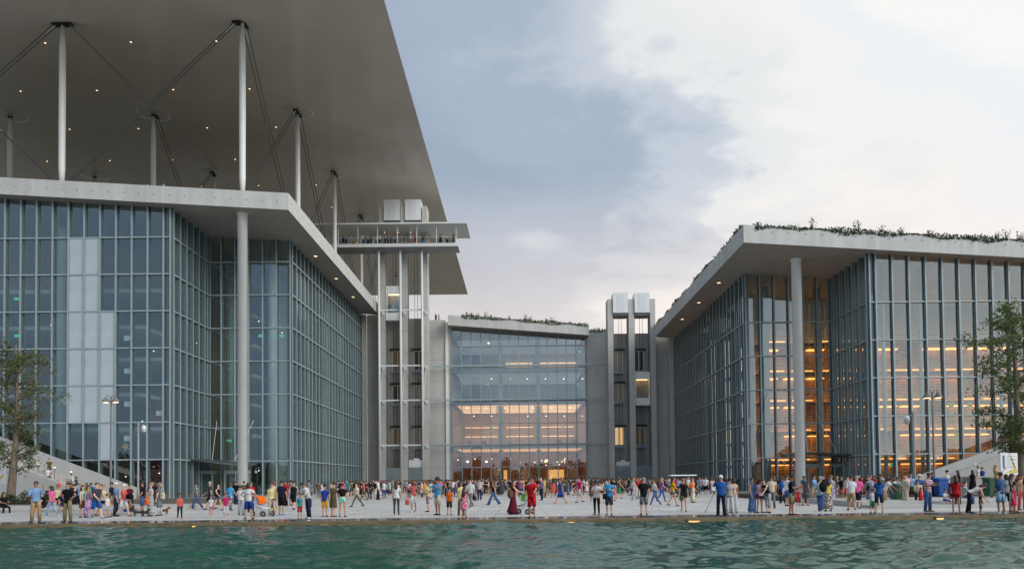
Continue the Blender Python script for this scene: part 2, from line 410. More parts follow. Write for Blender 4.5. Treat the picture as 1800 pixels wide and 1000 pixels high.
# ---------------- left building: opera house
YA, YA2, XA1, XA2, XAE = 80.0, 89.5, -38.3, -28.1, -24.9
opera = thing('opera_house', 'tall glass-fronted building under the great raised canopy, left of the plaza', 'building', (-45, 80, 0))
roof_slab(opera, -85, XAE, 78.5, 129.0, ZA, 1.85)
studs(opera, -62, XAE-0.4, 78.5, ZA, n=22)
mbs = MB()
for i in range(24):
    Yq = 79.5+i*2.05; mbs.box(XAE-0.01, XAE+0.03, Yq-0.09, Yq+0.09, ZA(XAE)+0.95, ZA(XAE)+1.05)
part('form_marks', mbs, STONED, opera, kind='stuff')
rowsA = [4.30+4.08*k for k in range(7)]
bud = [290]
nb = 21
w = 1.745
x0A = XA1-.75-w*nb
opq = set()
def col_of(px): return int((XP(px, YA)-x0A)/w)
for c in (col_of(136), col_of(165)):
    for j in range(2, 7): opq.add((c, j))
for j in range(1, 5): opq.add((col_of(193), j))
opq.discard((col_of(136), 1))
curtain(opera, (XA1-.75, YA), (XA1, YA), 1, rowsA, ZA(XA1)+0.6, GLASS, bud, skip=(0,))
curtain(opera, (x0A, YA), (XA1-.75, YA), nb, rowsA, ZA(-70)+0.5, GLASS, bud, opaque=opq, nopanes={(i, j) for i in range(7) for j in range(9)})
curtain(opera, (XA1, YA), (XA1, YA2), 6, rowsA, ZA(XA1)+0.6, GLASS, bud)
curtain(opera, (XA1, YA2), (XA2, YA2), 6, rowsA, ZA(XA2)+0.6, GLASS, bud)
curtain(opera, (XA2, YA2), (XA2, 129.0), 23, rowsA, ZA(XA2)+0.6, GLASS, bud, deep=0.17, mw=0.09)
# interior
INW = mat('foyer_wall', (0.36, 0.28, 0.22), 0.7, 0.12, 0.5); INF = mat('foyer_slab', (0.42, 0.42, 0.42), 0.6, 0.05); INC = mat('foyer_ceiling', (0.16, 0.13, 0.11), 0.7, 0.1)
WOODR = mat('red_wall', (0.16, 0.012, 0.018), 0.5, 0.25, 0.8); WOODB = mat('timber_wall', (0.17, 0.09, 0.045), 0.5, 0.2, 0.8, stretch=(4, 4, 0.4))
PALEC = mat('pale_column', (0.50, 0.54, 0.52), 0.5, 0.05)
part('interior_wall', MB().box(-80, -40, 97, 97.4, 0, 31), INW, opera)
part('interior_wall', MB().box(-40, -39.5, 97, 128, 0, 31), INW, opera)
part('interior_wall', MB().box(-34.5, -34.2, 101, 126, 0, 31), mat('foyer_wall_pale', (0.40, 0.40, 0.38), 0.7, 0.1), opera)
part('interior_wall', MB().box(-46.2, -39.6, 90.5, 90.8, 0.02, 12.2), WOODR, opera, label='dark red interior wall')
part('interior_wall', MB().box(-58.0, -46.3, 92.5, 92.8, 0.02, 8.1), WOODB, opera)
for k, zz in enumerate((8.2, 12.4, 16.4, 20.5, 24.6)):
    yf = (84.5, 86.0, 85.0, 86.5, 85.5)[k]
    part('floor_slab', MB().box(-80, -41.5-(k % 2)*3.2, yf, 96.98, zz-0.45, zz), INF, opera)
    part('floor_slab', MB().box(-39.3, -36, 99, 125, zz-0.4, zz), INF, opera)
for px, Yc in ((108, 83.0), (-60, 83.0), (330, 92.5), (478, 92.5), (405, 95.0)):
    part('interior_column', MB().lathe((XP(px, Yc), Yc, 0), [(0.48, 0), (0.48, 31)], 14), PALEC, opera, True)
for i, Yc in enumerate((97, 104, 111, 118)):
    part('interior_column', MB().lathe((-30.6, Yc, 0), [(0.42, 0), (0.42, 31)], 12), PALEC, opera, True)
rg = random.Random(3)
PEND = MB(); PEND.tube([(0, 0, 0.0), (0, 0, 2.6)], 0.015, 5); PEND.lathe((0, 0, -0.30), [(0.13, 0), (0.11, 0.22), (0.04, 0.32)], 10)
pm = PEND.mesh('pendant_lamp', [STEELD]); pb = MB().ball((0, 0, -0.33), 0.075, 8, 6).mesh('bulb', [CLEARL])
def pendant(root, X, Y, Z):
    o = inst('pendant_lamp', pm, root, (X, Y, Z)); b = bpy.data.objects.new('bulb', pb); COL.objects.link(b); b.parent = o
for px, py in ((45, 770), (95, 783), (68, 775), (221, 832), (280, 826), (262, 826), (365, 822), (372, 824), (455, 822), (450, 824), (30, 660), (62, 700), (250, 735), (270, 612), (207, 730), (305, 700), (330, 640), (420, 526), (455, 560), (346, 598), (180, 760), (496, 580), (148, 575), (90, 566)):
    q = P(px, py, 85.0 if px < 285 else 92.0); pendant(opera, q.x, q.y, q.z)
def exit_sign(root, px, py, Y):
    q = P(px, py, Y); o = part('exit_sign', MB().box(q.x-0.28, q.x+0.28, Y, Y+0.06, q.z-0.14, q.z+0.14), EXITG, root)
    part('pictogram', MB().box(q.x-0.12, q.x+0.02, Y-0.012, Y-0.004, q.z-0.08, q.z+0.08).box(q.x+0.07, q.x+0.2, Y-0.012, Y-0.004, q.z-0.03, q.z+0.03), mat('sign_white', (0.85, 0.9, 0.88), 0.5, 0), o)
for px, py in ((29, 525), (29, 590), (403, 774), (458, 590), (495, 590)): exit_sign(opera, px, py, 84.4 if px < 100 else 91.5)
# poster boards hung inside the glass
def star(root, px, py, Y, r, mt):
    q = P(px, py, Y); pts = []
    for k in range(10):
        a = math.pi/2+k*math.pi/5+0.3; rr = r if k % 2 == 0 else r*0.45
        pts.append((q.x+rr*math.cos(a), Y, q.z+rr*math.sin(a)))
    mb = MB().hexa([(a, Y, c) for a, b, c in pts], [(a, Y+0.03, c) for a, b, c in pts]); part('hanging_star', mb, mt, root)
YEL = mat('yellow_vinyl', (0.72, 0.44, 0.03), 0.5, 0.05)
star(opera, 221, 785, 80.6, 0.55, YEL)
part('notice', MB().box(XP(224, 80.4)-0.35, XP(224, 80.4)+0.35, 80.4, 80.43, ZP(224, 770, 80.4)-0.3, ZP(224, 770, 80.4)+0.3), WHITEP, opera)
for px, py in ((224, 594), (224, 652), (224, 710), (296, 654), (280, 726)):
    q = P(px, py, 80.5); part('notice', MB().box(q.x-0.36, q.x+0.36, 80.5, 80.53, q.z-0.28, q.z+0.28), WHITEP, opera)
q = P(112, 704, 80.4); part('hanging_star', MB().hexa([(q.x-.35, 80.4, q.z), (q.x+.3, 80.4, q.z-.6), (q.x+.3, 80.4, q.z+.6)], [(q.x-.35, 80.43, q.z), (q.x+.3, 80.43, q.z-.6), (q.x+.3, 80.43, q.z+.6)]), mat('warm_vinyl', (0.75, 0.6, 0.4), 0.5, 0), opera)
# column, downlights
part('column', MB().lathe((-30.6, 80.4, 0), [(0.53, 0), (0.53, ZA(-30.6)-0.15), (0.62, ZA(-30.6)-0.14), (0.62, ZA(-30.6)+0.1)], 24), mat('white_column', (0.74, 0.75, 0.74), 0.45, 0.04, 0.5), opera, True)
for py in (446, 486.5, 519.5):
    Zs = ZA(-26.6); s = (846-py)/(Zs-CAMH); downlight(opera, -26.6, F/s, Zs)
# entrance canopies and revolving doors
def entrance(root, xl, xr, Y, depth, z, flip):
    mb = MB(); n = 14
    for i in range(n):
        a0 = i/n; a1 = (i+1)/n; q = lambda a: z+0.42*math.cos((a-0.30)*5.2)*(0.5+0.5*abs(a-0.5))
        X0 = xl+(xr-xl)*a0; X1 = xl+(xr-xl)*a1; b0 = Y-depth*math.sin(math.pi*(0.12+0.76*a0)); b1 = Y-depth*math.sin(math.pi*(0.12+0.76*a1))
        mb.hexa([(X0, b0, q(a0)), (X1, b1, q(a1)), (X1, Y-0.5, q(a1)), (X0, Y-0.5, q(a0))],
                [(X0, b0, q(a0)+0.16), (X1, b1, q(a1)+0.16), (X1, Y-0.5, q(a1)+0.34), (X0, Y-0.5, q(a0)+0.34)])
    c = part('entrance_canopy', mb, STEELD, root)
    for k, xf in enumerate((0.2, 0.55, 0.85)):
        X = xl+(xr-xl)*xf
        part('tie_rod', MB().tube([(X, Y-depth*0.7, z+0.3), (X+0.9*(-1)**k, Y-0.4, z+5.2)], 0.03, 6), WHITEST, c)
    for k, xf in enumerate((0.30, 0.76)):
        X = xl+(xr-xl)*xf
        d = part('door', MB().box(X-1.35, X+1.35, Y-1.7, Y-0.42, 2.75, 3.15).box(X-1.35, X-1.22, Y-1.7, Y-1.55, 0, 2.75).box(X+1.22, X+1.35, Y-1.7, Y-1.55, 0, 2.75).box(X-0.06, X+0.06, Y-1.68, Y-1.58, 0, 2.75), STEEL, root)
        for sx in (-1, 1): part('door_pane', MB().box(X+min(sx*0.07, sx*1.21), X+max(sx*0.07, sx*1.21), Y-1.64, Y-1.62, 0.05, 2.74), GLASS, d)
entrance(opera, XP(318, 88), XP(447, 88), 89.3, 5.6, 4.0, False)

# ---------------- right building: library
YB, YB2, XB1, XB2, XBE = 77.0, 86.5, 37.1, 26.9, 23.5
lib = thing('library', 'glass-fronted library with planted overhanging roof and glowing bookshelves, right of the plaza', 'building', (45, 77, 0))
roof_slab(lib, XBE, 85, 75.5, 126.0, ZB, 1.85)
studs(lib, XBE+0.4, 62, 75.5, ZB, n=22, dz=1.25)
rowsB = [3.95+4.02*k for k in range(5)]
bud = [290]
curtain(lib, (XB1, YB), (XB1+.65, YB), 1, rowsB, ZB(XB1)+0.6, GLASS, bud, skip=(1,))
curtain(lib, (XB1+.65, YB), (XB1+.65+1.76*17, YB), 17, rowsB, ZB(40)+1.0, GLASS, bud)
curtain(lib, (XB1, YB2), (XB1, YB), 6, rowsB, ZB(XB1)+0.6, GLASS, bud)
curtain(lib, (XB2, YB2), (XB1, YB2), 6, rowsB, ZB(XB1)+0.7, GLASS, bud)
curtain(lib, (XB2, 126.0), (XB2, YB2), 23, rowsB, ZB(XB2)+0.6, GLASS, bud, deep=0.17, mw=0.09)
SHELF = mat('shelf_timber', (0.15, 0.075, 0.032), 0.55, 0.25, 1.2, stretch=(0.5, 0.5, 4)); BACKW = mat('library_wall', (0.36, 0.385, 0.41), 0.7, 0.08)
def books_mat():
    m, n, l = newmat('book_rows'); o = n.new('ShaderNodeOutputMaterial'); p = n.new('ShaderNodeBsdfPrincipled'); l.new(p.outputs[0], o.inputs[0])
    t = n.new('ShaderNodeTexCoord'); b = n.new('ShaderNodeTexBrick'); b.offset = 0.0
    mp = n.new('ShaderNodeMapping'); mp.inputs['Rotation'].default_value = (R(90), 0, 0); l.new(t.outputs['Object'], mp.inputs[0]); l.new(mp.outputs[0], b.inputs['Vector'])
    b.inputs['Scale'].default_value = 1; b.inputs['Brick Width'].default_value = 0.9; b.inputs['Row Height'].default_value = 0.38; b.inputs['Mortar Size'].default_value = 0.045
    b.inputs['Color1'].default_value = (0.17, 0.085, 0.04, 1); b.inputs['Color2'].default_value = (0.34, 0.20, 0.10, 1); b.inputs['Mortar'].default_value = (0.42, 0.26, 0.13, 1)
    l.new(b.outputs['Color'], p.inputs['Base Color']); p.inputs['Roughness'].default_value = 0.6; return m
BOOKS = books_mat()
part('interior_wall', MB().box(27.6, 70, 95.2, 95.6, 18.6, 25.0), BACKW, lib)
part('bookcase', MB().box(30.0, 70, 94.6, 95.19, 0, 18.59), BOOKS, lib)
part('bookcase', MB().box(38.2, 38.7, 96, 124, 0, 18.59), BOOKS, lib)
part('interior_wall', MB().box(38.3, 38.7, 96, 125, 18.6, 25.0), BACKW, lib)
for k in range(5):
    zb = 3.0+3.7*k
    part('gallery', MB().box(30, 70, 91.4, 94.55, zb+0.30, zb+0.62), SHELF, lib)
    for px0 in range(31, 70, 3):
        sx0, sx1 = px0+0.15, px0+2.5+0.3*math.sin(px0*3.1+k)
        if (px0*7+k*3) % 5 == 0: continue
        o = part('light_strip', MB().box(sx0, sx1, 93.7, 94.45, zb+0.14, zb+0.22), STRIP, lib)
        part('light_strip', MB().box(sx0, sx1, 91.3, 91.39, zb+0.78, zb+0.86), STRIP, lib)
    part('hidden_fill_strip', MB().box(30.5, 69.5, 93.9, 94.2, zb+.625, zb+.66), SHELFFILL, lib)  # unseen glow added on the gallery floor to light the shelves
    part('hidden_fill_strip', MB().box(37.6, 37.9, 97, 123, zb+.625, zb+.66), SHELFFILL, lib)
    part('gallery_rail', MB().box(30, 70, 91.36, 91.42, zb+1.5, zb+1.56).box(30, 70, 91.36, 91.42, zb+1.05, zb+1.09), STEELD, lib)
    part('gallery', MB().box(35.0, 38.1, 96, 124, zb+0.30, zb+0.62), SHELF, lib)
    part('light_strip', MB().box(37.95, 38.1, 97, 123, zb+0.08, zb+0.18), STRIP, lib)
    for q in range(5):
        part('shelf_lamp', MB().box(34.85, 34.98, 97+q*5.5, 98.4+q*5.5, zb+0.74, zb+0.84), STRIP, lib)
for px, Yc in ((1347, 89.5), (1440, 91.0), (1555, 81.0), (1620, 81.0), (1690, 81.0), (1760, 81.0)):
    part('interior_column', MB().lathe((XP(px, Yc), Yc, 0), [(0.46 if px < 1500 else 0.2, 0), (0.46 if px < 1500 else 0.2, 25)], 14), PALEC, lib, True)
for Yc in (93, 100, 107, 114, 121):
    part('interior_column', MB().lathe((29.6, Yc, 0), [(0.40, 0), (0.40, 25)], 12), PALEC, lib, True)
part('brace', MB().tube([P(1322, 800, 88), P(1348, 690, 88)], 0.14, 8), SHELF, lib)
q1 = P(1403, 640, 80.0)
part('column', MB().lathe((q1.x, 80.0, 0), [(0.53, 0), (0.53, ZB(q1.x)-0.15), (0.62, ZB(q1.x)-0.14), (0.62, ZB(q1.x)+0.1)], 24), MATS['white_column'], lib, True)
for px, py in ((1266, 495), (1230, 530), (1201, 559)):
    Zs = ZB(25.0); s = (840-py)/(Zs-CAMH); downlight(lib, 25.0, F/s, Zs)
entrance(lib, XP(1375, 85), XP(1515, 85), 86.3, 5.6, 4.0, True)
exit_sign(lib, 1616, 603, 93.5); exit_sign(lib, 1568, 816, 93.5)
star(lib, 1683, 770, 78.0, 0.9, YEL); star(lib, 1698, 790, 78.0, 0.45, YEL); star(lib, 1640, 640, 79.0, 0.7, YEL); star(lib, 1698, 672, 79, 0.4, YEL)
for px in (1672, 1705):
    for k in range(3):
        q = P(px, 712+k*13, 78.2); part('hanging_letter', MB().box(q.x-0.28, q.x+0.28, 78.2, 78.23, q.z-0.3, q.z+0.3), YEL, lib)
# roof soil strip behind the fascia
SOIL = mat('roof_soil', (0.09, 0.08, 0.05), 0.95, 0.3, 1.0)
# ---------------- central hall
YC = 131.0
xl, xr = XP(795, YC), XP(1030, YC)
hall = thing('central_hall', 'four-storey glass hall with warm lit floors between the two lift towers', 'building', (0, YC, 0))
def ZCf(X):
    a = P(790, 571.5, 128.5); b = P(1037, 589, 128.5); return a.z+(b.z-a.z)*(X-a.x)/(b.x-a.x)
roof_slab(hall, XP(788, 128.5), XP(1037, 128.5), 128.5, 150, ZCf, 1.80)
zc = lambda py: ZP(912, py, YC)
rowsC = [zc(820), zc(781), zc(743.5), zc(703), zc(646), zc(608)]
bud = [200]
curtain(hall, (xl, YC), (xr, YC), 14, rowsC, ZCf(0)+1.2, GLASSC, bud, deep=0.22, mw=0.09, fin=0.35)
for py in (643.5, 702.5, 781):
    part('walkway_rail', MB().box(XP(761, 130), XP(1064, 130), 129.75, 130.0, zc(py)-0.16, zc(py)+0.10), STEEL, hall)
for py in (647.5, 704.5, 782.5):
    part('floor_slab', MB().box(xl, xr, YC+0.55, YC+17.9, zc(py)-0.55, zc(py)), INF, hall)
BEIGE = mat('hall_beige_wall', (0.62, 0.45, 0.31), 0.7, 0.05); BLUEW = mat('hall_pale_wall', (0.52, 0.58, 0.62), 0.7, 0.04); BROWNW = mat('hall_timber_wall', (0.30, 0.15, 0.06), 0.6, 0.2, 0.6, stretch=(3, 3, 0.3))
def hall_wall(z0, z1, m, d=18.0):
    part('interior_wall', MB().box(xl-0.3, xr+0.3, YC+d, YC+d+0.3, z0, z1), m, hall)
    for X in (xl-0.3, xr+0.05): part('interior_wall', MB().box(X, X+0.25, YC+0.6, YC+d-0.02, z0, z1), m, hall)
hall_wall(0, zc(784), BROWNW, 14); hall_wall(zc(782), zc(706), BEIGE); hall_wall(zc(704), zc(649), BLUEW); hall_wall(zc(647), 30.0, BLUEW)
for px in (880, 946):
    part('interior_column', MB().lathe((XP(px, YC+4), YC+4, 0), [(0.42, 0), (0.42, 28)], 12), PALEC, hall, True)
# ceilings with light strips
zf2t = zc(704.5)-0.55
for k in range(6):
    Yq = YC+3+k*2.6
    for xa, xb in ((xl+1, XP(872, Yq)), (XP(888, Yq), XP(938, Yq)), (XP(954, Yq), xr-1)):
        part('light_strip', MB().box(xa, xb, Yq, Yq+0.30, zf2t-0.12, zf2t-0.02), CEILST, hall)
        if k in (1, 3): part('light_strip', MB().box(xa, xb, YC+17.0, YC+17.2, zc(730+k*9)-0.05, zc(730+k*9)+0.10), CEILST, hall)
zf4 = 29.0
part('ceiling_glow_sheet', MB().box(xl+.6, xr-.6, YC+1.2, YC+17.2, zf2t-.018, zf2t-.008), PEACH, hall)  # whole ceiling made to glow, added to warm this floor beyond its strips
part('ceiling_glow_sheet', MB().box(xl+.6, xr-.6, YC+1.2, YC+13.6, zc(782.5)-.60, zc(782.5)-.58), AMBER, hall)  # glowing sheet added under the slab for an amber ground floor
SOFTFILL = emis('added_ceiling_glow', (0.92, 0.96, 1.0), 0.11)  # added glow that lifts the upper floors, no real ceiling lamps
for zq_, mm_ in ((zc(647.5)-.57, SOFTFILL), (27.2, SOFTFILL)):
    part('ceiling_glow_sheet', MB().box(xl+.6, xr-.6, YC+2.0, YC+17.2, zq_-.06, zq_-.02), mm_, hall)
for k in range(3):
    Yq = YC+6+k*4
    for xa, xb in ((XP(888, Yq), XP(938, Yq)), (XP(952, Yq), XP(1022, Yq))):
        part('light_strip', MB().box(xa, xb, YC+17.6-k, YC+17.8-k, zc(612+k*9), zc(612+k*9)+0.14), CEILST, hall)
def spot(root, px, py, Y, r=0.13, m=CLEARL):
    q = P(px, py, Y); part('spotlight', MB().ball(q, (r, r, r*0.7), 8, 6), m, root)
for px in (821, 854, 887, 937, 970, 1002): spot(hall, px, 716.5, YC+3)
for px in (864, 896, 927, 959, 991, 1024): spot(hall, px, 665.5, YC+4)
for px in (800, 833, 864, 896, 928, 960, 992, 1024): spot(hall, px, 731, YC+8)
for px, py in ((859, 603), (873, 650)): spot(hall, px, py, YC+3, 0.22)
for px, py in ((805, 808), (835, 806), (897, 806), (914, 812), (940, 812), (993, 806), (864, 806), (958, 811)): spot(hall, px, py, YC+4, 0.14, LAMPW)
for px, py in ((822, 811), (855, 811)): spot(hall, px, py, YC+6, 0.26)
rg = random.Random(9)
for k in range(16):
    px = rg.choice((955, 985))+rg.uniform(-6, 8); spot(hall, px, rg.uniform(808, 818), YC+5, 0.13, LAMPW)
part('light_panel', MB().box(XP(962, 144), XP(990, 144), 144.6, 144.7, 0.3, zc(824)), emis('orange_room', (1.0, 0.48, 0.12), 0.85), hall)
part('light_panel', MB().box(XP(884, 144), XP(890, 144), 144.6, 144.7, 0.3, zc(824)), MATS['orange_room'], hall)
for px in (870, 915, 1000): part('interior_wall', MB().box(XP(px, 140), XP(px+14, 140), 140, 140.2, 0, zc(823)), BEIGE, hall)
exit_sign(hall, 857, 675, YC+10); exit_sign(hall, 1015, 675, YC+10); exit_sign(hall, 864, 751, YC+12); exit_sign(hall, 990, 750, YC+12); exit_sign(hall, 1018, 618, YC+10)
# shelf racks on the warm floor
for px in (868, 915, 970, 1010):
    z0 = zc(782.5)
    mb = MB(); X0 = XP(px-12, YC+14); X1 = XP(px+12, YC+14)
    for k in range(5): mb.box(X0, X1, YC+14, YC+14.5, z0+0.5+k*0.75, z0+0.58+k*0.75)
    mb.box(X0, X0+0.08, YC+14, YC+14.5, z0, z0+3.8); mb.box(X1-0.08, X1, YC+14, YC+14.5, z0, z0+3.8)
    part('shelf_rack', mb, WHITEP, hall)
def rack_cols(z0, z1, px0, px1, Y, n):
    for i in range(n):
        X = XP(px0+(px1-px0)*i/(n-1), Y); part('door_frame', MB().box(X-0.06, X+0.06, Y, Y+0.12, z0, z1), STEEL, hall)
rack_cols(zc(704), zc(670), 852, 876, YC+12, 4); rack_cols(zc(704), zc(670), 955, 1020, YC+12, 9); rack_cols(zc(647), zc(620), 852, 876, YC+12, 4)
# armchairs on the hall floors
RED = mat('red_upholstery', (0.42, 0.03, 0.05), 0.6, 0.1); OCH = mat('ochre_upholstery', (0.45, 0.24, 0.05), 0.6, 0.1); MAU = mat('mauve_upholstery', (0.20, 0.05, 0.08), 0.6, 0.1)
def armchair(px, zfl, m, cname, place):
    Y = YC+2.2; X = XP(px, Y); t = thing('armchair', f'{cname} armchair {place}', 'armchair', (X, Y, zfl), 'armchairs behind the hall glass')
    part('seat', MB().hexa([(X-.42, Y-.4, zfl+.18), (X+.42, Y-.4, zfl+.18), (X+.40, Y+.35, zfl+.18), (X-.40, Y+.35, zfl+.18)], [(X-.38, Y-.38, zfl+.45), (X+.38, Y-.38, zfl+.48), (X+.38, Y+.35, zfl+.42), (X-.38, Y+.35, zfl+.42)]), m, t)
    part('backrest', MB().hexa([(X-.5, Y+.25, zfl+.2), (X+.5, Y+.25, zfl+.2), (X+.46, Y+.45, zfl+.2), (X-.46, Y+.45, zfl+.2)], [(X-.36, Y+.40, zfl+1.05), (X+.36, Y+.40, zfl+1.05), (X+.34, Y+.55, zfl+1.0), (X-.34, Y+.55, zfl+1.0)]), m, t)
    for s in (-1, 1):
        part('armrest', MB().hexa([(X+s*.40-.07, Y-.35, zfl+.2), (X+s*.40+.07, Y-.35, zfl+.2), (X+s*.40+.07, Y+.4, zfl+.2), (X+s*.40-.07, Y+.4, zfl+.2)], [(X+s*.50-.08, Y-.30, zfl+.58), (X+s*.50+.08, Y-.30, zfl+.58), (X+s*.50+.08, Y+.4, zfl+.68), (X+s*.50-.08, Y+.4, zfl+.68)]), m, t)
        for q in (-.3, .3): part('leg', MB().tube([(X+s*.34, Y+q, zfl), (X+s*.34, Y+q, zfl+.2)], 0.03, 6), STEELD, t)
z3, z2 = zc(704.5), zc(782.5)
for px, m, c, pl in ((844, RED, 'red', 'leftmost of two close together on the pale upper floor'), (851, RED, 'red', 'second from the left on the pale upper floor'), (869, RED, 'red', 'third from the left on the pale upper floor'), (901, OCH, 'ochre', 'left of another ochre one on the pale upper floor'), (917, OCH, 'ochre', 'beside the middle red one on the pale upper floor'), (927, RED, 'red', 'beside an ochre one on the pale upper floor'), (1001, RED, 'red', 'rightmost on the pale upper floor')): armchair(px, z3, m, c, pl)
for px, pl in ((825, 'leftmost on the warm lit middle floor'), (850, 'second from the left on the warm lit middle floor'), (982, 'third from the left on the warm lit middle floor'), (1009, 'rightmost on the warm lit middle floor')): armchair(px, z2, MAU, 'mauve', pl)

# clad walls either side of the hall and at the wing ends
def clad(name, label, x0, x1, y0, y1, z1, h=3.9, m=STONE, rows=None, cat='wall'):
    t = thing(name, label, cat, ((x0+x1)/2, y0, 0))
    part('core', MB().box(x0+.03, x1-.03, y0+.03, y1-.03, 0, z1-.03), STONED, t)
    zz = 0.0
    while zz < z1-0.05:
        zt = min(zz+h, z1); part('panel', MB().box(x0, x1, y0, y1, zz+0.04, zt-0.04), m, t); zz = zt
    return t
zl = ZP(770, 562, 131.2); zr = ZP(1052, 580, 131.2)
w1 = clad('stone_wall', 'grey stone panel wall between the tall lift tower and the glass hall', XP(752, 131.2), XP(783, 131.2), 131.2, 136, zl)
part('pilaster', MB().box(XP(783.5, 130.9), XP(789, 130.9), 130.9, 134, 0, zl-0.5), WHITEP, w1); part('pilaster', MB().box(XP(789.3, 130.95), XP(794, 130.95), 130.95, 134, 0, zl-0.6), STONE, w1)
clad('stone_wall', 'grey stone panel wall between the glass hall and the short lift tower', XP(1031.5, 131.2), XP(1072, 131.2), 131.2, 136, zr)
clad('stone_wall', 'stone panel wall between the left glass wing and the tall lift tower', XA2+.93, XP(670, 129.6), 129.6, 136, ZA(XAE)+.2)
clad('stone_wall', 'stone end wall flanking the left glass wing, turned towards the plaza', XA2-0.5, XA2+0.9, 129.05, 129.58, ZA(XAE)+.15)
clad('stone_wall', 'stone panel wall between the short lift tower and the right glass wing', XP(1154, 127.6), XB2-.4, 127.6, 134, ZB(XBE)+.3)
clad('stone_wall', 'stone end wall flanking the right glass wing, turned towards the plaza', XB2-1.0, XB2+0.5, 126.05, 127.58, ZB(XBE)+.2)
# ================================================================== lift towers
LIFTG = mat('landing_door_frame', (0.70, 0.68, 0.60), 0.5, 0.05)
DOORW = mat('landing_door_warm', (0.34, 0.20, 0.08), 0.4, 0.1); DOORD = mat('landing_door_dark', (0.06, 0.04, 0.035), 0.4, 0.1); DOORB = mat('landing_door_pale', (0.40, 0.30, 0.22), 0.4, 0.1)
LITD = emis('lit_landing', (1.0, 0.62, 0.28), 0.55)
def lift_tower(label, pill, Y, ytop, boxes, by, backtop, doors, pxr):
    xs = [(XP(a, Y), XP(b, Y)) for a, b in pill]
    t = thing('lift_tower', label, 'lift tower', ((xs[0][0]+xs[-1][1])/2, Y, 0), 'lift towers')
    zt = ZP(pxr, ytop, Y)
    for x0, x1 in xs:
        p = part('pillar', MB().box(x0+.03, x1-.03, Y+.03, Y+2.6, 0, zt-.03), STONED, t); zz = 0.0
        while zz < zt-0.05:
            z2 = min(zz+3.95, zt); part('panel', MB().box(x0, x1, Y, Y+2.63, zz+.04, z2-.04), STONE, p); zz = z2
    zb = ZP(pxr, backtop, Y+2.7)
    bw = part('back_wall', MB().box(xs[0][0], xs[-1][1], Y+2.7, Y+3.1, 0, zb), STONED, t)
    for a, b in boxes:
        x0, x1 = XP(a, Y-0.3), XP(b, Y-0.3); z0, z1 = ZP(pxr, by[1], Y), ZP(pxr, by[0], Y)
        mbx = part('machine_box', MB().box(x0, x1, Y-0.3, Y+2.5, z0, z1), WHITEP, t)
        w_ = x1-x0
        part('box_panel', MB().box(x0+w_*.27, x1-w_*.27, Y-0.33, Y-0.303, z0+.25, z1-.4), mat('white_panel_inset', (0.68, 0.71, 0.73), 0.35, 0.03), mbx)
        part('box_base', MB().box(x0+.05, x1-.05, Y-0.2, Y+2.4, z0-.5, z0-.01), STEELD, mbx)
    for si in range(2):
        x0 = xs[si][1]; x1 = xs[si+1][0]; w_ = x1-x0
        for f_ in (0.06, 0.94): part('guide_rail', MB().box(x0+w_*f_-.05, x0+w_*f_+.05, Y+1.0, Y+1.2, 0, ZP(pxr, by[1], Y)-.55), STEELD, t)
        for f_ in (0.42, 0.60): part('hoist_cable', MB().tube([(x0+w_*f_, Y+1.6, 3.6), (x0+w_*f_, Y+1.6, ZP(pxr, by[1], Y)-.52)], 0.035, 5), BLACK, t)
        for k, (d0, d1, cc) in enumerate(doors[si]):
            z0, z1 = ZP(pxr, d1, Y+2.6), ZP(pxr, d0, Y+2.6); xc = x0+w_*(0.62 if pxr < 900 else 0.40); hw = w_*0.28
            fr = part('landing_door', MB().box(xc-hw-.12, xc-hw, Y+2.5, Y+2.68, z0, z1).box(xc+hw, xc+hw+.12, Y+2.5, Y+2.68, z0, z1).box(xc-hw, xc+hw, Y+2.5, Y+2.68, z1-.12, z1).box(xc-.08, xc+.08, Y+2.5, Y+2.68, z0, z1-.121), LIFTG, t)
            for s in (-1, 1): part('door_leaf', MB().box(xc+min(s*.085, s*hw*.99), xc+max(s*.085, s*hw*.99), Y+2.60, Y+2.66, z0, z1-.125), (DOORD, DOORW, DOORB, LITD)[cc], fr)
            part('door_header', MB().box(xc-hw-.6, xc+hw+.5, Y+2.2, Y+2.49, z1+.12, z1+.38), BLACK, fr)
            part('door_sill', MB().box(xc-hw-.2, xc+hw+.2, Y+2.2, Y+2.49, z0-.6, z0-.02), STEEL, fr)
        part('shaft_screen', MB().box(x0+.02, x1-.02, Y+.25, Y+.30, 0, 3.95), glass('screen_glass', (0.55, 0.66, 0.67), 1.6, 0.05, frost=0.35), t)
    return t, xs
def lift_car(label, x0, x1, Y, z0, z1, glassed=True):
    t = thing('lift_car', label, 'lift car', ((x0+x1)/2, Y, z0), 'lift cars'); h = z1-z0
    zg0, zg1 = (z0+h*.22, z0+h*.78)
    part('car_base', MB().box(x0, x1, Y, Y+1.5, z0, zg0), WHITEP, t); part('car_top', MB().box(x0, x1, Y, Y+1.5, zg1, z1), WHITEP, t)
    for xx in (x0, x1-.12): part('car_post', MB().box(xx, xx+.12, Y, Y+1.5, zg0, zg1), WHITEP, t)
    part('car_window', MB().box(x0+.12, x1-.12, Y+.02, Y+.05, zg0, zg1), GLASSC, t)
    part('car_lamp', MB().box(x0+.3, x1-.3, Y+.4, Y+1.2, zg1-.06, zg1-.005), LAMPW, t)
    part('car_back', MB().box(x0+.12, x1-.12, Y+1.42, Y+1.48, zg0, zg1), mat('car_back_wall', (0.35, 0.30, 0.2), 0.4, 0.1), t)
    return t
TY = 126.0
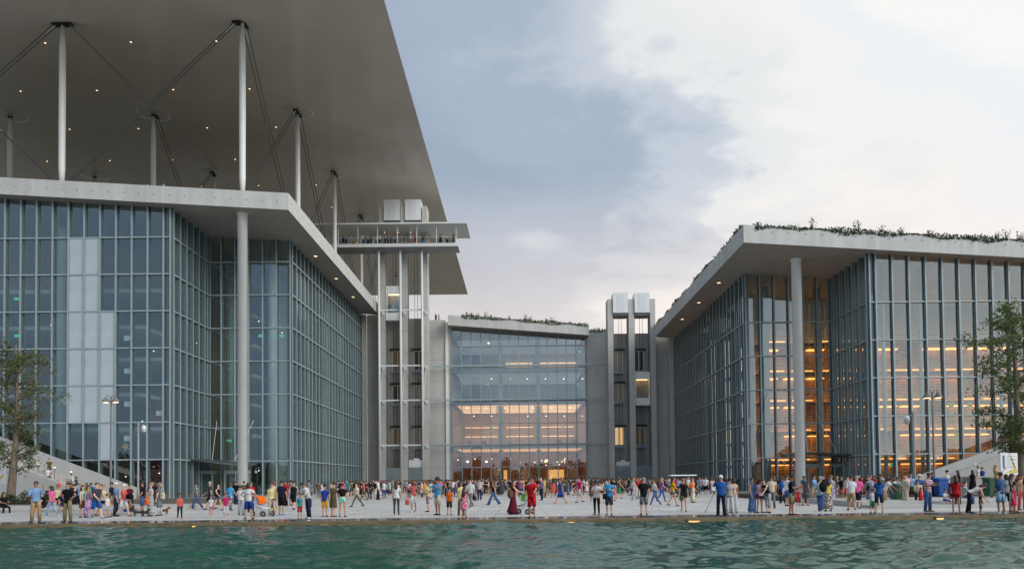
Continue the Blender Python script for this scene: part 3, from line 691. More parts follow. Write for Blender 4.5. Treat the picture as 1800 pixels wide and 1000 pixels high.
tA, xsA = lift_tower('tall grey stone lift tower with two open shafts rising towards the canopy', ((668, 677), (706, 716), (744, 752.5)), TY, 362, ((676.5, 704.5), (714, 742)), (352, 388), 560,
                     (((617, 650, 1), (677, 708, 0), (752, 784, 1)), ((617, 650, 0), (677, 708, 2), (752, 784, 2))), 710)
tB, xsB = lift_tower('short grey stone lift tower topped by two white boxes beside the library', ((1070, 1079.5), (1107, 1117), (1145, 1154)), TY, 525, ((1080, 1106.5), (1118, 1144.5)), (515, 550), 586,
                     (((617, 651, 2), (674, 704, 2), (750, 781, 3)), ((617, 651, 0), (750, 781, 1))), 1112)
lift_car('lift car full of passengers high in the tall tower', xsA[0][1]+.1, xsA[1][0]-.1, TY+.5, ZP(690, 563, TY+.6), ZP(690, 503, TY+.6))
lift_car('white lift car halfway up the short tower', xsB[1][1]+.1, xsB[2][0]-.1, TY+.6, ZP(1132, 712, TY+.6), ZP(1132, 653, TY+.6))
def low_car(label, x0, x1, Y, zt):
    t = thing('lift_car', label, 'lift car', ((x0+x1)/2, Y, 0), 'lift cars')
    part('car_top', MB().box(x0, x1, Y, Y+1.5, zt-1.3, zt).box(x0+.8, x1-.8, Y+.3, Y+1.2, zt, zt+.3), WHITEP, t); part('car_sill', MB().box(x0+.1, x1, Y-.03, Y+1.4, zt-1.65, zt-1.32), BLACK, t)
    part('car_window', MB().box(x0+.1, x1-.1, Y+.02, Y+.05, 0.1, zt-1.66), FINGL, t)
    for xx in (x0, x1-.1): part('car_post', MB().box(xx, xx+.1, Y, Y+1.4, 0, zt-1.66), WHITEP, t)
low_car('lift car waiting at ground level in the tall tower', xsA[1][1]+.1, xsA[2][0]-.1, TY+.6, ZP(730, 808, TY+.6))
low_car('lift car waiting at ground level in the short tower', xsB[0][1]+.3, xsB[1][0]-.05, TY+.6, ZP(1097, 811, TY+.6))
# landing lobby windows seen as bright gaps are open sky between pillars

# ================================================================== observation bridge
BY0, BY1 = 122.4, 126.0-.02
bz = ZP(700, 428, BY0); bzt = ZP(700, 396, BY0); bx0, bx1 = -62.0, XP(808, BY0)
br = thing('observation_bridge', 'white roofed viewing bridge crowded with visitors, high beside the tall lift tower', 'bridge', (bx1-10, BY0, bz-1.2))
part('deck', MB().box(bx0, bx1, BY0, BY1, bz-.55, bz), WHITEST, br)
sof = MB()
nS = 16
for i in range(nS):
    a = bx0+(bx1-bx0)*i/nS; b = bx0+(bx1-bx0)*(i+1)/nS; part('soffit_panel', MB().box(a+.02, b-.02, BY0+.1, BY1, bz-.62, bz-.56), mat('bridge_soffit', (0.30, 0.31, 0.34), 0.5, 0.05), br)
part('bridge_roof', MB().hexa([(bx0, BY0-.6, bzt), (bx1+1.5, BY0-.6, bzt), (bx1+1.6, BY1+3.5, bzt), (bx0, BY1+3.5, bzt)], [(bx0, BY0-.6, bzt+.28), (bx1+1.5, BY0-.6, bzt+.28), (bx1+1.6, BY1+3.5, bzt+.35), (bx0, BY1+3.5, bzt+.35)]), WHITEST, br)
for i in range(12):
    X = bx1-.4-i*3.32
    if X < bx0: break
    part('post', MB().tube([(X, BY0+.12, bz), (X, BY0+.12, bzt)], 0.06, 8), WHITEST, br)
part('handrail', MB().tube([(bx0, BY0+.12, bz+1.1), (bx1, BY0+.12, bz+1.1)], 0.03, 6), WHITEST, br)
for i in range(11):
    X = bx1-.4-i*3.32; part('balustrade_pane', MB().box(X-3.24, X-.08, BY0+.10, BY0+.12, bz+.08, bz+1.05), glass('rail_glass', (0.96, 0.98, 0.98), 1.2), br)
part('end_pane', MB().box(bx1-.05, bx1-.02, BY0+.2, BY1, bz+.05, bz+1.2), MATS['rail_glass'], br)
for px in (676, 700, 722): part('bridge_lamp', MB().ball(P(px, 409, BY1-.4), (.06, .06, .06), 8, 6), LAMPW, br)
# support posts of the bridge in front of the tower
PY = 123.6
posts = thing('bridge_support', 'three slim white posts with cross braces standing before the tall lift tower', 'support frame', (XP(705, PY), PY, 0))
for px in (667, 705, 743): part('post', MB().lathe((XP(px, PY), PY, 0), [(.20, 0), (.20, bz-.64)], 12), WHITEST, posts, True)
for py in (544, 642, 703, 782):
    zq = ZP(705, py, PY)
    part('crossbeam', MB().box(XP(664, PY), XP(746, PY), PY+.21, PY+.42, zq-.12, zq+.12), WHITEST, posts)
    for px in (667, 705, 743):
        part('tie', MB().tube([(XP(px, PY), PY+.2, zq-.05), (XP(px+7, TY), TY-.02, zq-.1)], 0.07, 6), WHITEST, posts)
        part('bracket', MB().box(XP(px+7, TY)-.28, XP(px+7, TY)+.28, TY-.16, TY-.004, zq-.4, zq+.2), WHITEST, posts)
    if py == 642:
        for px in (667, 705, 743): part('tie', MB().tube([(XP(px+6, TY), TY-.1, zq-.3), (XP(px+2, PY), PY+.3, ZP(705, 700, PY))], 0.05, 6), WHITEST, posts)

# ================================================================== great canopy
CZ = 53.2
cny = thing('great_canopy', 'huge thin pale canopy raised high above the left building on slender columns', 'canopy', (-60, 120, CZ))
XE = XP(822.5, 201.5, 518)
part('slab', MB().hexa([(-118, 65, CZ), (XE, 65, CZ), (XE, 201.5, CZ), (-118, 201.5, CZ)], [(-115, 68, CZ+1.2), (XE-3, 68, CZ+1.2), (XE-3, 198.5, CZ+1.2), (-115, 198.5, CZ+1.2)]), CANOPY, cny)
COLW = mat('canopy_column_paint', (0.80, 0.80, 0.77), 0.4, 0.04, 0.5)
DISH = mat('dish_cement', (0.66, 0.60, 0.54), 0.20, 0.05, 0.2)
GX = [-30.6, -50.7, -70.7, -90.7]; GY = [80.4+20.2*k for k in range(6)]
for gx in GX:
    for gy in GY:
        if gx < -60 and gy < 85: continue
        zr_ = ZA(gx)+1.9; h = CZ-zr_
        if gy > 130: zr_ = 2.0; h = CZ-zr_
        part('column', MB().lathe((gx, gy, zr_-0.6), [(.20, 0), (.34, 2.6), (.36, h*.5), (.34, h-2.6), (.19, h+.3)], 14), COLW, cny, True)
        if gx > -80 and gy > 85:
            dm = MB()
            dm.lathe((gx, gy, CZ-.10), [(.45, .07), (1.9, .090), (2.2, .094), (2.2, .098)], 28)
            d_ = part('dish', dm, DISH, cny, True)
            part('joint', MB().lathe((gx, gy, CZ-.45), [(.28, 0), (.34, .23)], 10), BLACK, d_)
ROD = mat('cable_steel', (0.10, 0.105, 0.11), 0.4, 0.05, metal=0.6)
def cables(a, b):
    """two crossing pairs of rods between column a and column b"""
    a = Vector((*a, 0)); b = Vector((*b, 0)); d = (b-a).normalized(); sd_ = Vector((-d.y, d.x, 0))
    for p, q in ((a, b), (b, a)):
        e = (q-p).normalized()
        for s in (-.22, .22):
            top = p+e*0.75+sd_*s; bot = q-e*0.4+sd_*s
            part('cable', MB().tube([(top.x, top.y, CZ-.15), (bot.x, bot.y, ZA(bot.x)+2.0)], 0.055, 6), ROD, cny)
        t0 = p+e*.8; t1 = p+e*1.9; z1 = CZ-.15-(CZ-ZA(q.x)-2)*1.15/20
        part('socket', MB().tube([(t0.x, t0.y, CZ-.2), (t1.x, t1.y, z1)], .10, 8), WHITEST, cny)
        part('anchor', MB().box(min(p.x+e.x*.4, t0.x)-.3, max(p.x+e.x*.4, t0.x)+.3, min(p.y+e.y*.4, t0.y)-.3, max(p.y+e.y*.4, t0.y)+.3, CZ-.32, CZ-.105), BLACK, cny)
cables((GX[0], GY[0]), (GX[1], GY[0])); cables((GX[1], GY[0]), (GX[2], GY[0]))
for k in range(3): cables((GX[0], GY[k]), (GX[0], GY[k+1]))
cables((GX[1], GY[1]), (GX[1], GY[2])); cables((GX[0], GY[3]), (GX[0], GY[4]))
for i in range(5):
    for k in range(9):
        X = -35.0-10.0*i; Y = 84.0+10.4*k
        if X < -75: continue
        o = part('downlight', MB().lathe((X, Y, CZ-.03), [(.17, 0), (.17, .028)], 10), STEELD, cny)
        part('lamp', MB().lathe((X, Y, CZ-.042), [(.12, 0), (.12, .011)], 10), LAMPD, o)

# ================================================================== vegetation helpers
def leafmat(name, c1, c2):
    if name in MATS: return MATS[name]
    m, n, l = newmat(name); o = n.new('ShaderNodeOutputMaterial'); p = n.new('ShaderNodeBsdfPrincipled'); tr = n.new('ShaderNodeBsdfTranslucent'); mx = n.new('ShaderNodeMixShader'); mx.inputs[0].default_value = 0.3
    g = n.new('ShaderNodeNewGeometry'); r = n.new('ShaderNodeValToRGB'); r.color_ramp.elements[0].color = (*c1, 1); r.color_ramp.elements[1].color = (*c2, 1)
    l.new(g.outputs['Random Per Island'], r.inputs[0]); l.new(r.outputs[0], p.inputs['Base Color']); l.new(r.outputs[0], tr.inputs[0]); p.inputs['Roughness'].default_value = 0.5
    l.new(p.outputs[0], mx.inputs[1]); l.new(tr.outputs[0], mx.inputs[2]); l.new(mx.outputs[0], o.inputs[0]); MATS[name] = m; return m
LEAF1 = leafmat('plane_leaf', (0.045, 0.07, 0.02), (0.16, 0.17, 0.06)); LEAF2 = leafmat('shrub_leaf', (0.018, 0.045, 0.014), (0.06, 0.10, 0.03)); LEAF3 = leafmat('roof_leaf', (0.030, 0.05, 0.012), (0.10, 0.12, 0.035))
LEAF4 = leafmat('dry_leaf', (0.05, 0.055, 0.02), (0.12, 0.10, 0.05)); LEAF5 = leafmat('right_tree_leaf', (0.045, 0.085, 0.018), (0.17, 0.21, 0.06))
BARK = mat('bark', (0.17, 0.135, 0.10), 0.9, 0.35, 5.0, 0.6, 20, stretch=(1, 1, .3))
def leaf(mb, c, s, rng, up=0.3):
    n = Vector((rng.gauss(0, 1), rng.gauss(0, 1), rng.gauss(0, 1)+up)).normalized(); u = n.orthogonal().normalized()
    a = rng.uniform(0, 6.28); u = (Matrix.Rotation(a, 3, n) @ u); v = n.cross(u)
    mb.add([c-u*s, c-v*s*.45+n*s*.1, c+u*s, c+v*s*.45+n*s*.1], [(0, 1, 2, 3)])
def tree(label, X, Y, h, trunkh, rx, seed, leafm, nclump, per, lean=0.0, ls=0.14, crown0=0.28):
    rng = random.Random(seed); t = thing('plane_tree', label, 'tree', (X, Y, 0)); tr = MB(); pts = []
    for k in range(9):
        f_ = k/8; pts.append(Vector((X+lean*f_+.12*math.sin(f_*5+seed), Y+.1*math.sin(f_*4), h*.96*f_-0.05)))
    tr.tube(pts, [.30*(1-.92*(k/8)**.8)*h/12+.02 for k in range(9)], 10)
    cr = MB(); tips = []
    def trunk_at(f_): i = min(7, int(f_*8)); return pts[i].lerp(pts[i+1], f_*8-i)
    nl = 30
    for k in range(nl):
        f_ = crown0+(0.94-crown0)*k/(nl-1)+rng.uniform(-.02, .02); b = trunk_at(min(.97, f_)); az = k*2.4+rng.uniform(-.4, .4)
        prof = math.sin(math.pi*min(1, (f_-crown0*.55)/(1.06-crown0*.55)))**.7
        ln = rx*prof*rng.uniform(.65, 1.15)+.3
        d = Vector((math.cos(az), math.sin(az), rng.uniform(.15, .65))); e = b+d*ln; m_ = b+d*ln*.5+Vector((0, 0, rng.uniform(-.1, .25)))
        tr.tube([b, m_, e], [.055*h/12, .035, .012], 5); tips += [(m_, .5), (e, .6), (b.lerp(e, .78), .6), (b+d*ln*.3, .4)]
        for q in range(3):
            s0 = b.lerp(e, rng.uniform(.35, .9)); s1 = s0+Vector((rng.gauss(0, .5), rng.gauss(0, .5), rng.uniform(-.1, .5)))*ln*.35
            tr.tube([s0, s1], [.02, .008], 4); tips.append((s1, .5))
    for q in range(nclump):
        c, sp = rng.choice(tips); c = c+Vector((rng.gauss(0, .16), rng.gauss(0, .16), rng.gauss(0, .12)))
        for w_ in range(per):
            leaf(cr, c+Vector((rng.gauss(0, .24), rng.gauss(0, .24), rng.gauss(0, .17))), ls*rng.uniform(.6, 1.3), rng)
    part('trunk', tr, BARK, t, True); part('crown', cr, leafm, t)
    return t
LT = 52.0
tree('young plane tree with thin olive crown standing in front of the left stairs', XP(22, LT), LT, ZP(30, 594, LT), 2, 2.4, 11, LEAF1, 560, 11, 0.3, .105, .22)
RT = 50.0
tree('leafy green plane tree by the white map board at the right edge', XP(1798, RT), RT, ZP(1775, 530, RT), 2, 2.8, 23, LEAF5, 720, 12, -0.8, .12, .20)
def shrub(label, X, Y, Z, rx, ry, h, n, m, seed, group, s=.07, cat='shrub', name='shrub'):
    rng = random.Random(seed); t = thing(name, label, cat, (X, Y, Z), group); lf = MB(); st = MB()
    for k in range(7):
        a = rng.uniform(0, 6.28); q = rng.uniform(.3, .95); st.tube([(X, Y, Z-.05), (X+rx*q*.5*math.cos(a), Y+ry*q*.5*math.sin(a), Z+h*.5), (X+rx*q*math.cos(a), Y+ry*q*math.sin(a), Z+h*rng.uniform(.7, 1))], [.02, .014, .006], 4)
    for k in range(n):
        a = rng.uniform(0, 6.28); r_ = math.sqrt(rng.random()); hz = rng.random()**.8; bul = math.sin(math.pi*(.25+.65*hz))
        leaf(lf, Vector((X+rx*r_*bul*math.cos(a)+rng.gauss(0, .05), Y+ry*r_*bul*math.sin(a), Z+h*hz*(1-.25*r_)+rng.gauss(0, .05))), s*rng.uniform(.6, 1.4), rng)
    part('stem', st, BARK, t); part('foliage', lf, m, t); return t

# ================================================================== stairs, walls and beds either side
PALEW = concrete('pale_render', (0.43, 0.43, 0.415), var=0.06)
def side(sgn, name_side, ax, bx, o_px, i_px, gx0, landmark):
    """ax: X of the foot of the stair, rising outwards; o_px / i_px: (foot px,py, high px,py)"""
    YO, YI = 66.0, 77.2 if sgn < 0 else 74.2
    t = thing('outdoor_stair', f'broad outdoor stair between sloping concrete parapets {landmark}', 'stair', (XP(o_px[0], YO), YO, 0))
    for (fx, fy, hx, hy), Yw, nm, th in ((o_px, YO, 'parapet', .5), (i_px, YI, 'parapet', .45)):
        a = P(fx, fy, Yw); b = P(hx, hy, Yw); sl = (b.z-a.z)/(b.x-a.x); far = b.x+sgn*22; zf_ = b.z+sl*sgn*22
        if nm == 'parapet' and Yw == YO: far = b.x; zf_ = b.z
        foot = a.x-sgn*1.2; zfoot = max(.5, a.z-1.2*abs(sl))
        xs_ = [(foot, zfoot), (b.x, b.z)]+([(far, zf_)] if far != b.x else [(b.x+sgn*26, b.z+.15)])
        mb = MB(); bt = [(x_, Yw, 0) for x_, z_ in xs_]+[(x_, Yw+th, 0) for x_, z_ in reversed(xs_)]; tp = [(x_, Yw, z_) for x_, z_ in xs_]+[(x_, Yw+th, z_) for x_, z_ in reversed(xs_)]
        if sgn < 0: bt.reverse(); tp.reverse()
        mb.hexa(bt, tp); part(nm, mb, PALEW, t)
    a = P(i_px[0], i_px[1], YI); b = P(i_px[2], i_px[3], YI); sl = abs((b.z-a.z)/(b.x-a.x)); foot = a.x+sgn*.5
    TR = mat('stair_tread', (0.45, 0.445, 0.43), 0.7, 0.1)
    n = 26
    for k in range(n):
        x0_ = foot+sgn*k*.42; part('tread', MB().box(min(x0_, x0_+sgn*.43), max(x0_, x0_+sgn*.43), YO+.52, YI-.02, max(0, k*.42*sl-.3), (k+1)*.42*sl-.02+.02*k/n), TR, t)
    mb = MB()
    hr = part('handrail', MB().tube([(foot, YO+2.6, 1.0), (foot+sgn*n*.42, YO+2.6, 1.0+n*.42*sl)], .03, 6), STEELD, t)
    for k in range(0, n, 5): part('rail_post', MB().tube([(foot+sgn*k*.42, YO+2.6, k*.42*sl), (foot+sgn*k*.42, YO+2.6, 1.0+k*.42*sl)], .025, 6), STEELD, hr)
    return t, foot, sl, YO, YI
stL, footL, slL, YOL, YIL = side(-1, 'l', 0, 0, (112, 852, 32, 820), (228, 853, 40, 783), 0, 'below the left glass front')
stR, footR, slR, YOR, YIR = side(1, 'r', 0, 0, (1668, 836, 1758, 800), (1632, 830, 1766, 781), 0, 'below the right glass front')
def stair_lamp(px, py, Y, label):
    q = P(px, py, Y); t = thing('step_lamp', label, 'lamp', (q.x, Y, 0), 'lit lamps along the stairs')
    part('stake', MB().tube([(q.x, Y+.02, 0), (q.x, Y+.02, q.z)], .03, 6), STEELD, t); part('bulb', MB().ball(q, (.085, .085, .06), 10, 7), LAMPW, t); part('hood', MB().lathe((q.x, Y, q.z+.07), [(.12, 0), (.04, .06)], 10), STEELD, t)
stair_lamp(67, 815, 69, 'lit warm lamp highest on the left stairs'); stair_lamp(96, 821, 69, 'lit warm lamp in the middle of the left stairs'); stair_lamp(125, 829, 70, 'lit warm lamp lowest on the left stairs')
stair_lamp(1716, 815, 69, 'single lit warm lamp on the right stairs')
# planting beds with kerb steps
SOILB = mat('bed_soil', (0.10, 0.08, 0.055), 0.95, 0.3, 2.0)
for nm, x0_, x1_ in (('left', -60, XP(232, 38)), ('right', XP(1538, 37), 60)):
    Yk = 38.6 if nm == 'left' else 37.2
    t = thing('planting_bed', f'raised planting bed with low stone steps at the {nm} side of the plaza', 'planting bed', ((x0_+x1_)/2, Yk, 0))
    part('step', MB().box(x0_, x1_, Yk, Yk+1.5, 0, .15), PALEW, t)
    part('step', MB().box(x0_, x1_-.6 if nm == 'left' else x1_, Yk+1.5, 49 if nm == 'left' else 46, 0, .30), PALEW, t)
    part('soil', MB().box(x0_, x1_-3 if nm == 'left' else x1_, (49 if nm == 'left' else 46)+.01, 65.9, 0, .33), SOILB, t)
rng = random.Random(5)
for i, (px, lb) in enumerate(((42, 'beside the left tree trunk'), (58, 'between the left tree and the person on the phone'), (76, 'third along the left wall'), (92, 'behind the pink shirt at the left wall'), (110, 'behind the black shirt at the left wall'), (8, 'at the far left edge under the tree'), (128, 'rightmost along the left wall'))):
    shrub('low dark green shrub '+lb, XP(px, 51, 880), 51+rng.uniform(-.6, .6), .25, .75, .7, rng.uniform(.75, 1.15), 420, LEAF2, 40+i, 'shrubs in the left bed', .075)
for i, (px, py, lb) in enumerate(((1586, 880, 'at the near end of the right bed'), (1604, 880, 'beside the camera pole on the right'), (1622, 880, 'behind the striped shirt on the right'), (1648, 878, 'right of the street lamp foot'), (1662, 878, 'above the seated child in the right bed'), (1738, 875, 'behind the bending person on the right'), (1752, 873, 'next to the green bin'), (1640, 872, 'tucked behind the right street lamp'))):
    shrub('olive green shrub '+lb, XP(px, 47.5, 870), 47.5+rng.uniform(-.7, .7), .25, .7, .7, rng.uniform(.65, 1.1), 380, LEAF4 if i % 3 == 1 else LEAF2, 60+i, 'shrubs in the right bed', .075)

# ================================================================== roof planting
def roof_green(name, label, x0, x1, y0, zf, n, seed, depth=2.5, th=1.85, sidey=None):
    rng = random.Random(seed); lf = MB()
    for k in range(n):
        f_ = rng.random(); X = x0+(x1-x0)*f_; dens = .5+.5*math.sin(X*.9+seed)*math.sin(X*.37+2)
        if rng.random() > .35+.65*dens: continue
        hang = rng.random() < .28; Y = y0-.05-.12*rng.random() if hang else y0+rng.random()*depth
        Z = zf(X)+th+(-rng.random()*.55*dens if hang else rng.random()*(.12+.35*dens))
        leaf(lf, Vector((X, Y, Z)), rng.uniform(.09, .2), rng)
    if sidey:
        xs_, ya, yb = sidey
        for k in range(n//2):
            Y = ya+(yb-ya)*rng.random(); dens = .5+.5*math.sin(Y*.7)*math.sin(Y*.29+1)
            if rng.random() > .3+.7*dens: continue
            leaf(lf, Vector((xs_-.1+rng.random()*.7, Y, zf(xs_)+th+rng.random()*(.15+.6*dens))), rng.uniform(.09, .2), rng)
    o = part(name, lf, LEAF3, None); o['kind'] = 'stuff'; tag(o, label, 'ground cover'); return o
roof_green('roof_creepers', 'trailing green ground cover along the roof edge of the library', XBE+1.2, 66, 75.6, ZB, 11000, 2, sidey=(XBE+.2, 77, 126))
roof_green('roof_creepers', 'trailing green ground cover along the roof edge of the central hall', XP(812, 128.5), XP(1036, 128.5), 128.6, ZCf, 6000, 6, th=1.8)
roof_green('roof_creepers', 'small patch of ground cover on the wall beside the short lift tower', XP(1037, 131.2), XP(1069, 131.2), 131.3, lambda X: zr-1.8, 500, 8, th=1.8)
part('soil', MB().hexa([(XBE+.4, 75.8, ZB(XBE+.4)+1.86), (80, 75.8, ZB(80)+1.86), (80, 125.8, ZB(80)+1.86), (XBE+.4, 125.8, ZB(XBE+.4)+1.86)], [(XBE+.6, 76.2, ZB(XBE)+1.98), (80, 76.2, ZB(80)+1.98), (80, 125.5, ZB(80)+1.98), (XBE+.6, 125.5, ZB(XBE)+1.98)]), SOIL, lib)
part('soil', MB().hexa([(-80, 79, ZA(-80)+1.86), (XAE-.3, 79, ZA(XAE)+1.86), (XAE-.3, 128.8, ZA(XAE)+1.86), (-80, 128.8, ZA(-80)+1.86)], [(-80, 79.4, ZA(-80)+1.96), (XAE-.6, 79.4, ZA(XAE)+1.96), (XAE-.6, 128, ZA(XAE)+1.96), (-80, 128, ZA(-80)+1.96)]), SOIL, opera)
def roof_shrub(px, Y, zf, h, seed, label, n=110, th=1.9):
    X = XP(px, Y, 400); rng = random.Random(seed); Z = zf(X)+th; t = thing('roof_shrub', label, 'shrub', (X, Y, Z), 'shrubs standing on the roofs'); st = MB(); lf = MB()
    for k in range(9):
        a = rng.uniform(0, 6.28); e = Vector((X+math.cos(a)*h*.45*rng.random(), Y+math.sin(a)*.3, Z+h*rng.uniform(.55, 1.0))); b = Vector((X+rng.gauss(0, .15), Y, Z-.1)); st.tube([b, b.lerp(e, .5)+Vector((rng.gauss(0, .05), 0, .05)), e], [.02, .014, .006], 4)
        for q in range(n//9): leaf(lf, b.lerp(e, rng.uniform(.25, 1.05))+Vector((rng.gauss(0, .07), rng.gauss(0, .07), 0)), rng.uniform(.05, .13), rng, .8)
    part('stem', st, BARK, t); part('foliage', lf, LEAF3 if seed % 2 else LEAF4, t)
RW = ['first from the left corner', 'second from the left corner', 'third from the left corner', 'fourth from the left corner', 'fifth from the left corner', 'sixth from the left corner', 'seventh from the left corner', 'at the right edge of the picture']
for i, (px, h) in enumerate(((1429, 1.6), (1508, 1.5), (1550, 1.15), (1582, 1.0), (1636, .95), (1752, 1.0), (1767, 1.5), (1792, 1.3))):
    roof_shrub(px, 76.6, ZB, h, 100+i, f'tall shrub on the library roof edge, {RW[i]}')
for i, (px, h) in enumerate(((1332, .7), (1395, .6), (1470, .6))): roof_shrub(px, 76.6, ZB, h, 120+i, f'low tuft on the library roof, {("at its left corner", "left of the first tall shrub", "between the first two tall shrubs")[i]}')
for i, (Yq, h) in enumerate(((82, .8), (88, 1.0), (95, 1.3), (100, 1.5), (104, 1.1), (112, .9), (122, .8))):
    X = XBE+.8; Z = ZB(X)+1.9; rng = random.Random(i+300); t = thing('roof_shrub', f'shrub on the receding side edge of the library roof, {("nearest", "second", "third", "fourth", "fifth", "sixth", "farthest")[i]} from the corner', 'shrub', (X, Yq, Z), 'shrubs standing on the roofs'); st = MB(); lf = MB()
    for k in range(8):
        e = Vector((X+rng.gauss(0, .25), Yq+rng.gauss(0, .8), Z+h*rng.uniform(.5, 1))); b = Vector((X, Yq+rng.gauss(0, .4), Z-.1)); st.tube([b, e], [.02, .008], 4)
        for q in range(13): leaf(lf, b.lerp(e, rng.uniform(.2, 1.05))+Vector((rng.gauss(0, .08), rng.gauss(0, .08), 0)), rng.uniform(.06, .15), rng)
    part('stem', st, BARK, t); part('foliage', lf, LEAF3, t)
for i, (px, h) in enumerate(((818, 1.2), (826, 1.0), (838, .9), (853, 1.3), (862, 1.0), (893, .8), (922, 1.4), (930, 1.0), (958, 1.0), (968, 1.3), (1000, .7))):
    roof_shrub(px, 129.4, ZCf, h, 140+i, f'shrub on the central hall roof, {("leftmost", "second", "third", "fourth", "fifth", "sixth", "seventh", "eighth", "ninth", "tenth", "rightmost")[i]} in the row from the left', 80, 1.8)
# dark trees on the far bank behind the viewer, seen mirrored in the glass
def treeline():
    rng = random.Random(77); lf = MB()
    for c in range(76):
        X = -117+c*3.1+rng.uniform(-1, 1); Y = -26+rng.uniform(-5, 5); h = rng.uniform(6.6, 8.8); r_ = rng.uniform(3.2, 4.4)
        for k in range(340):
            d = Vector((rng.gauss(0, 1), rng.gauss(0, 1), rng.gauss(0, 1))).normalized()*rng.random()**.33
            leaf(lf, Vector((X+d.x*r_, Y+d.y*r_, h*.5+d.z*h*.5)), rng.uniform(.4, .75), rng)
    o = part('treeline', lf, leafmat('far_leaf', (0.02, 0.03, 0.012), (0.06, 0.07, 0.03)), None); o['kind'] = 'stuff'; tag(o, 'dark row of trees across the water mirrored in the hall glass', 'trees')
treeline()

# ================================================================== street furniture
def street_lamp(label, px, py_top, Y, heads):
    X = XP(px, Y, 780); zt = ZP(px, py_top, Y); t = thing('street_lamp', label, 'street lamp', (X, Y, 0), 'double street lamps')
    part('pole', MB().lathe((X, Y, 0), [(.13, 0), (.13, .9), (.085, 1.0), (.07, zt)], 12), mat('lamp_pole', (0.16, 0.165, 0.17), 0.45, 0.1), t, True)
    for s in heads:
        e = X+s*.42
        a = part('lamp_arm', MB().tube([(X, Y, zt-.15), (X+s*.18, Y, zt+.12), (X+s*.34, Y, zt+.10), (e, Y, zt-.05)], .035, 8), MATS['lamp_pole'], t)
        h = part('lamp_head', MB().lathe((e, Y-.05, zt-.48), [(.30, 0), (.31, .06), (.22, .22), (.10, .36), (.06, .46)], 14), MATS['lamp_pole'], t, True)
        part('bulb', MB().lathe((e, Y-.05, zt-.52), [(.16, 0), (.25, .035)], 12), LAMPW, h)
street_lamp('dark double-headed street lamp, lit, in front of the left glass building', 195, 697, 62.0, (-1, 1))
street_lamp('dark double-headed street lamp, lit, in front of the library', 1641, 688, 56.0, (-1, 1))
def cctv(label, px, py, Y, s):
    X = XP(px, Y, 800); zt = ZP(px, py, Y); t = thing('camera_pole', label, 'camera pole', (X, Y, 0), 'security camera poles')
    part('pole', MB().lathe((X, Y, 0), [(.12, 0), (.12, 1), (.085, 1.1), (.085, zt)], 12), mat('grey_pole', (0.26, 0.28, 0.29), 0.45, 0.1), t, True)
    part('arm', MB().tube([(X, Y, zt-.3), (X+s*.5, Y, zt-.2)], .04, 6), MATS['grey_pole'], t)
    part('camera_dome', MB().lathe((X+s*.5, Y, zt-.75), [(.05, -.18), (.17, -.08), (.19, .1), (.21, .12), (.21, .32), (.06, .5)], 14), WHITEP, t, True)
cctv('grey security camera pole near the left glass corner', 243, 742, 66, 1)
cctv('grey security camera pole before the library front', 1607, 724, 56, -1)
# map board
def map_board(px0, px1, py0, py1, Y, label):
    x0_, x1_ = XP(px0, Y, 815), XP(px1, Y, 815); z1_, z0_ = ZP(px0, py0, Y), ZP(px0, py1, Y)
    t = thing('map_board', label, 'sign', ((x0_+x1_)/2, Y, 0)); b = part('board', MB().box(x0_, x1_, Y, Y+.08, z0_, z1_), mat('board_white', (0.80, 0.81, 0.80), 0.4, 0), t)
    part('post', MB().box((x0_+x1_)/2-.1, (x0_+x1_)/2+.1, Y+.005, Y+.075, 0, z0_), STEEL, t)
    w_ = x1_-x0_; h = z1_-z0_; f_ = lambda u, v: (x0_+u*w_, z0_+v*h); gold = mat('map_gold', (0.70, 0.52, 0.14), 0.5, 0); ink = mat('map_ink', (0.05, 0.10, 0.26), 0.5, 0)
    lines = MB()
    for (u0, v0), (u1, v1) in (((.50, .98), (.88, .30)), ((.88, .30), (.30, .10)), ((.62, .72), (.78, .70)), ((.70, .55), (.80, .40)), ((.62, .40), (.84, .36))):
        a = f_(u0, v0); c = f_(u1, v1); d = Vector((c[0]-a[0], 0, c[1]-a[1])).normalized()*.035; n_ = Vector((-d.z, 0, d.x))
        q = [Vector((a[0], Y-.008, a[1]))+n_, Vector((a[0], Y-.008, a[1]))-n_, Vector((c[0], Y-.008, c[1]))-n_, Vector((c[0], Y-.008, c[1]))+n_]
        lines.hexa(q, [v_+Vector((0, .005, 0)) for v_ in q])
    part('map_lines', lines, gold, b)
    ic = MB(); tx = MB()
    for k in range(7):
        u, v = f_(.18, .86-k*.085); ic.box(u-.07, u+.07, Y-.008, Y-.003, v-.05, v+.05)
        tx.box(u+.18, u+.18+(.5, .35, .6, .42, .55, .3, .45)[k], Y-.008, Y-.003, v-.02, v+.02)
    part('map_icons', ic, ink, b); part('map_text', tx, mat('map_grey', (0.45, 0.46, 0.48), 0.5, 0), b)
    dots = MB()
    for u, v in ((.86, .18), (.62, .10)):
        c = f_(u, v); dots.lathe((0, 0, 0), [(.13, 0), (.13, .005)], 12)
        for i in range(len(dots.v)-24, len(dots.v)):
            vx, vy, vz = dots.v[i]; dots.v[i] = (c[0]+vx, Y-.008+vz, c[1]+vy)
    part('map_marks', dots, gold, b)
map_board(1759, 1789, 796, 835, 45.0, 'white information board with plan and icons at the right stairs')
XL = XP(8, 55, 835); t = thing('poster_board', 'white poster board with yellow stripes cut by the left edge', 'sign', (XL-1, 55, 0))
b_ = part('board', MB().box(XL-2.2, XL, 55, 55.1, ZP(5, 850, 55), ZP(5, 822, 55)), MATS['board_white'], t); part('post', MB().box(XL-1.2, XL-1.0, 55.01, 55.09, 0, ZP(5, 850, 55)), STEEL, t)
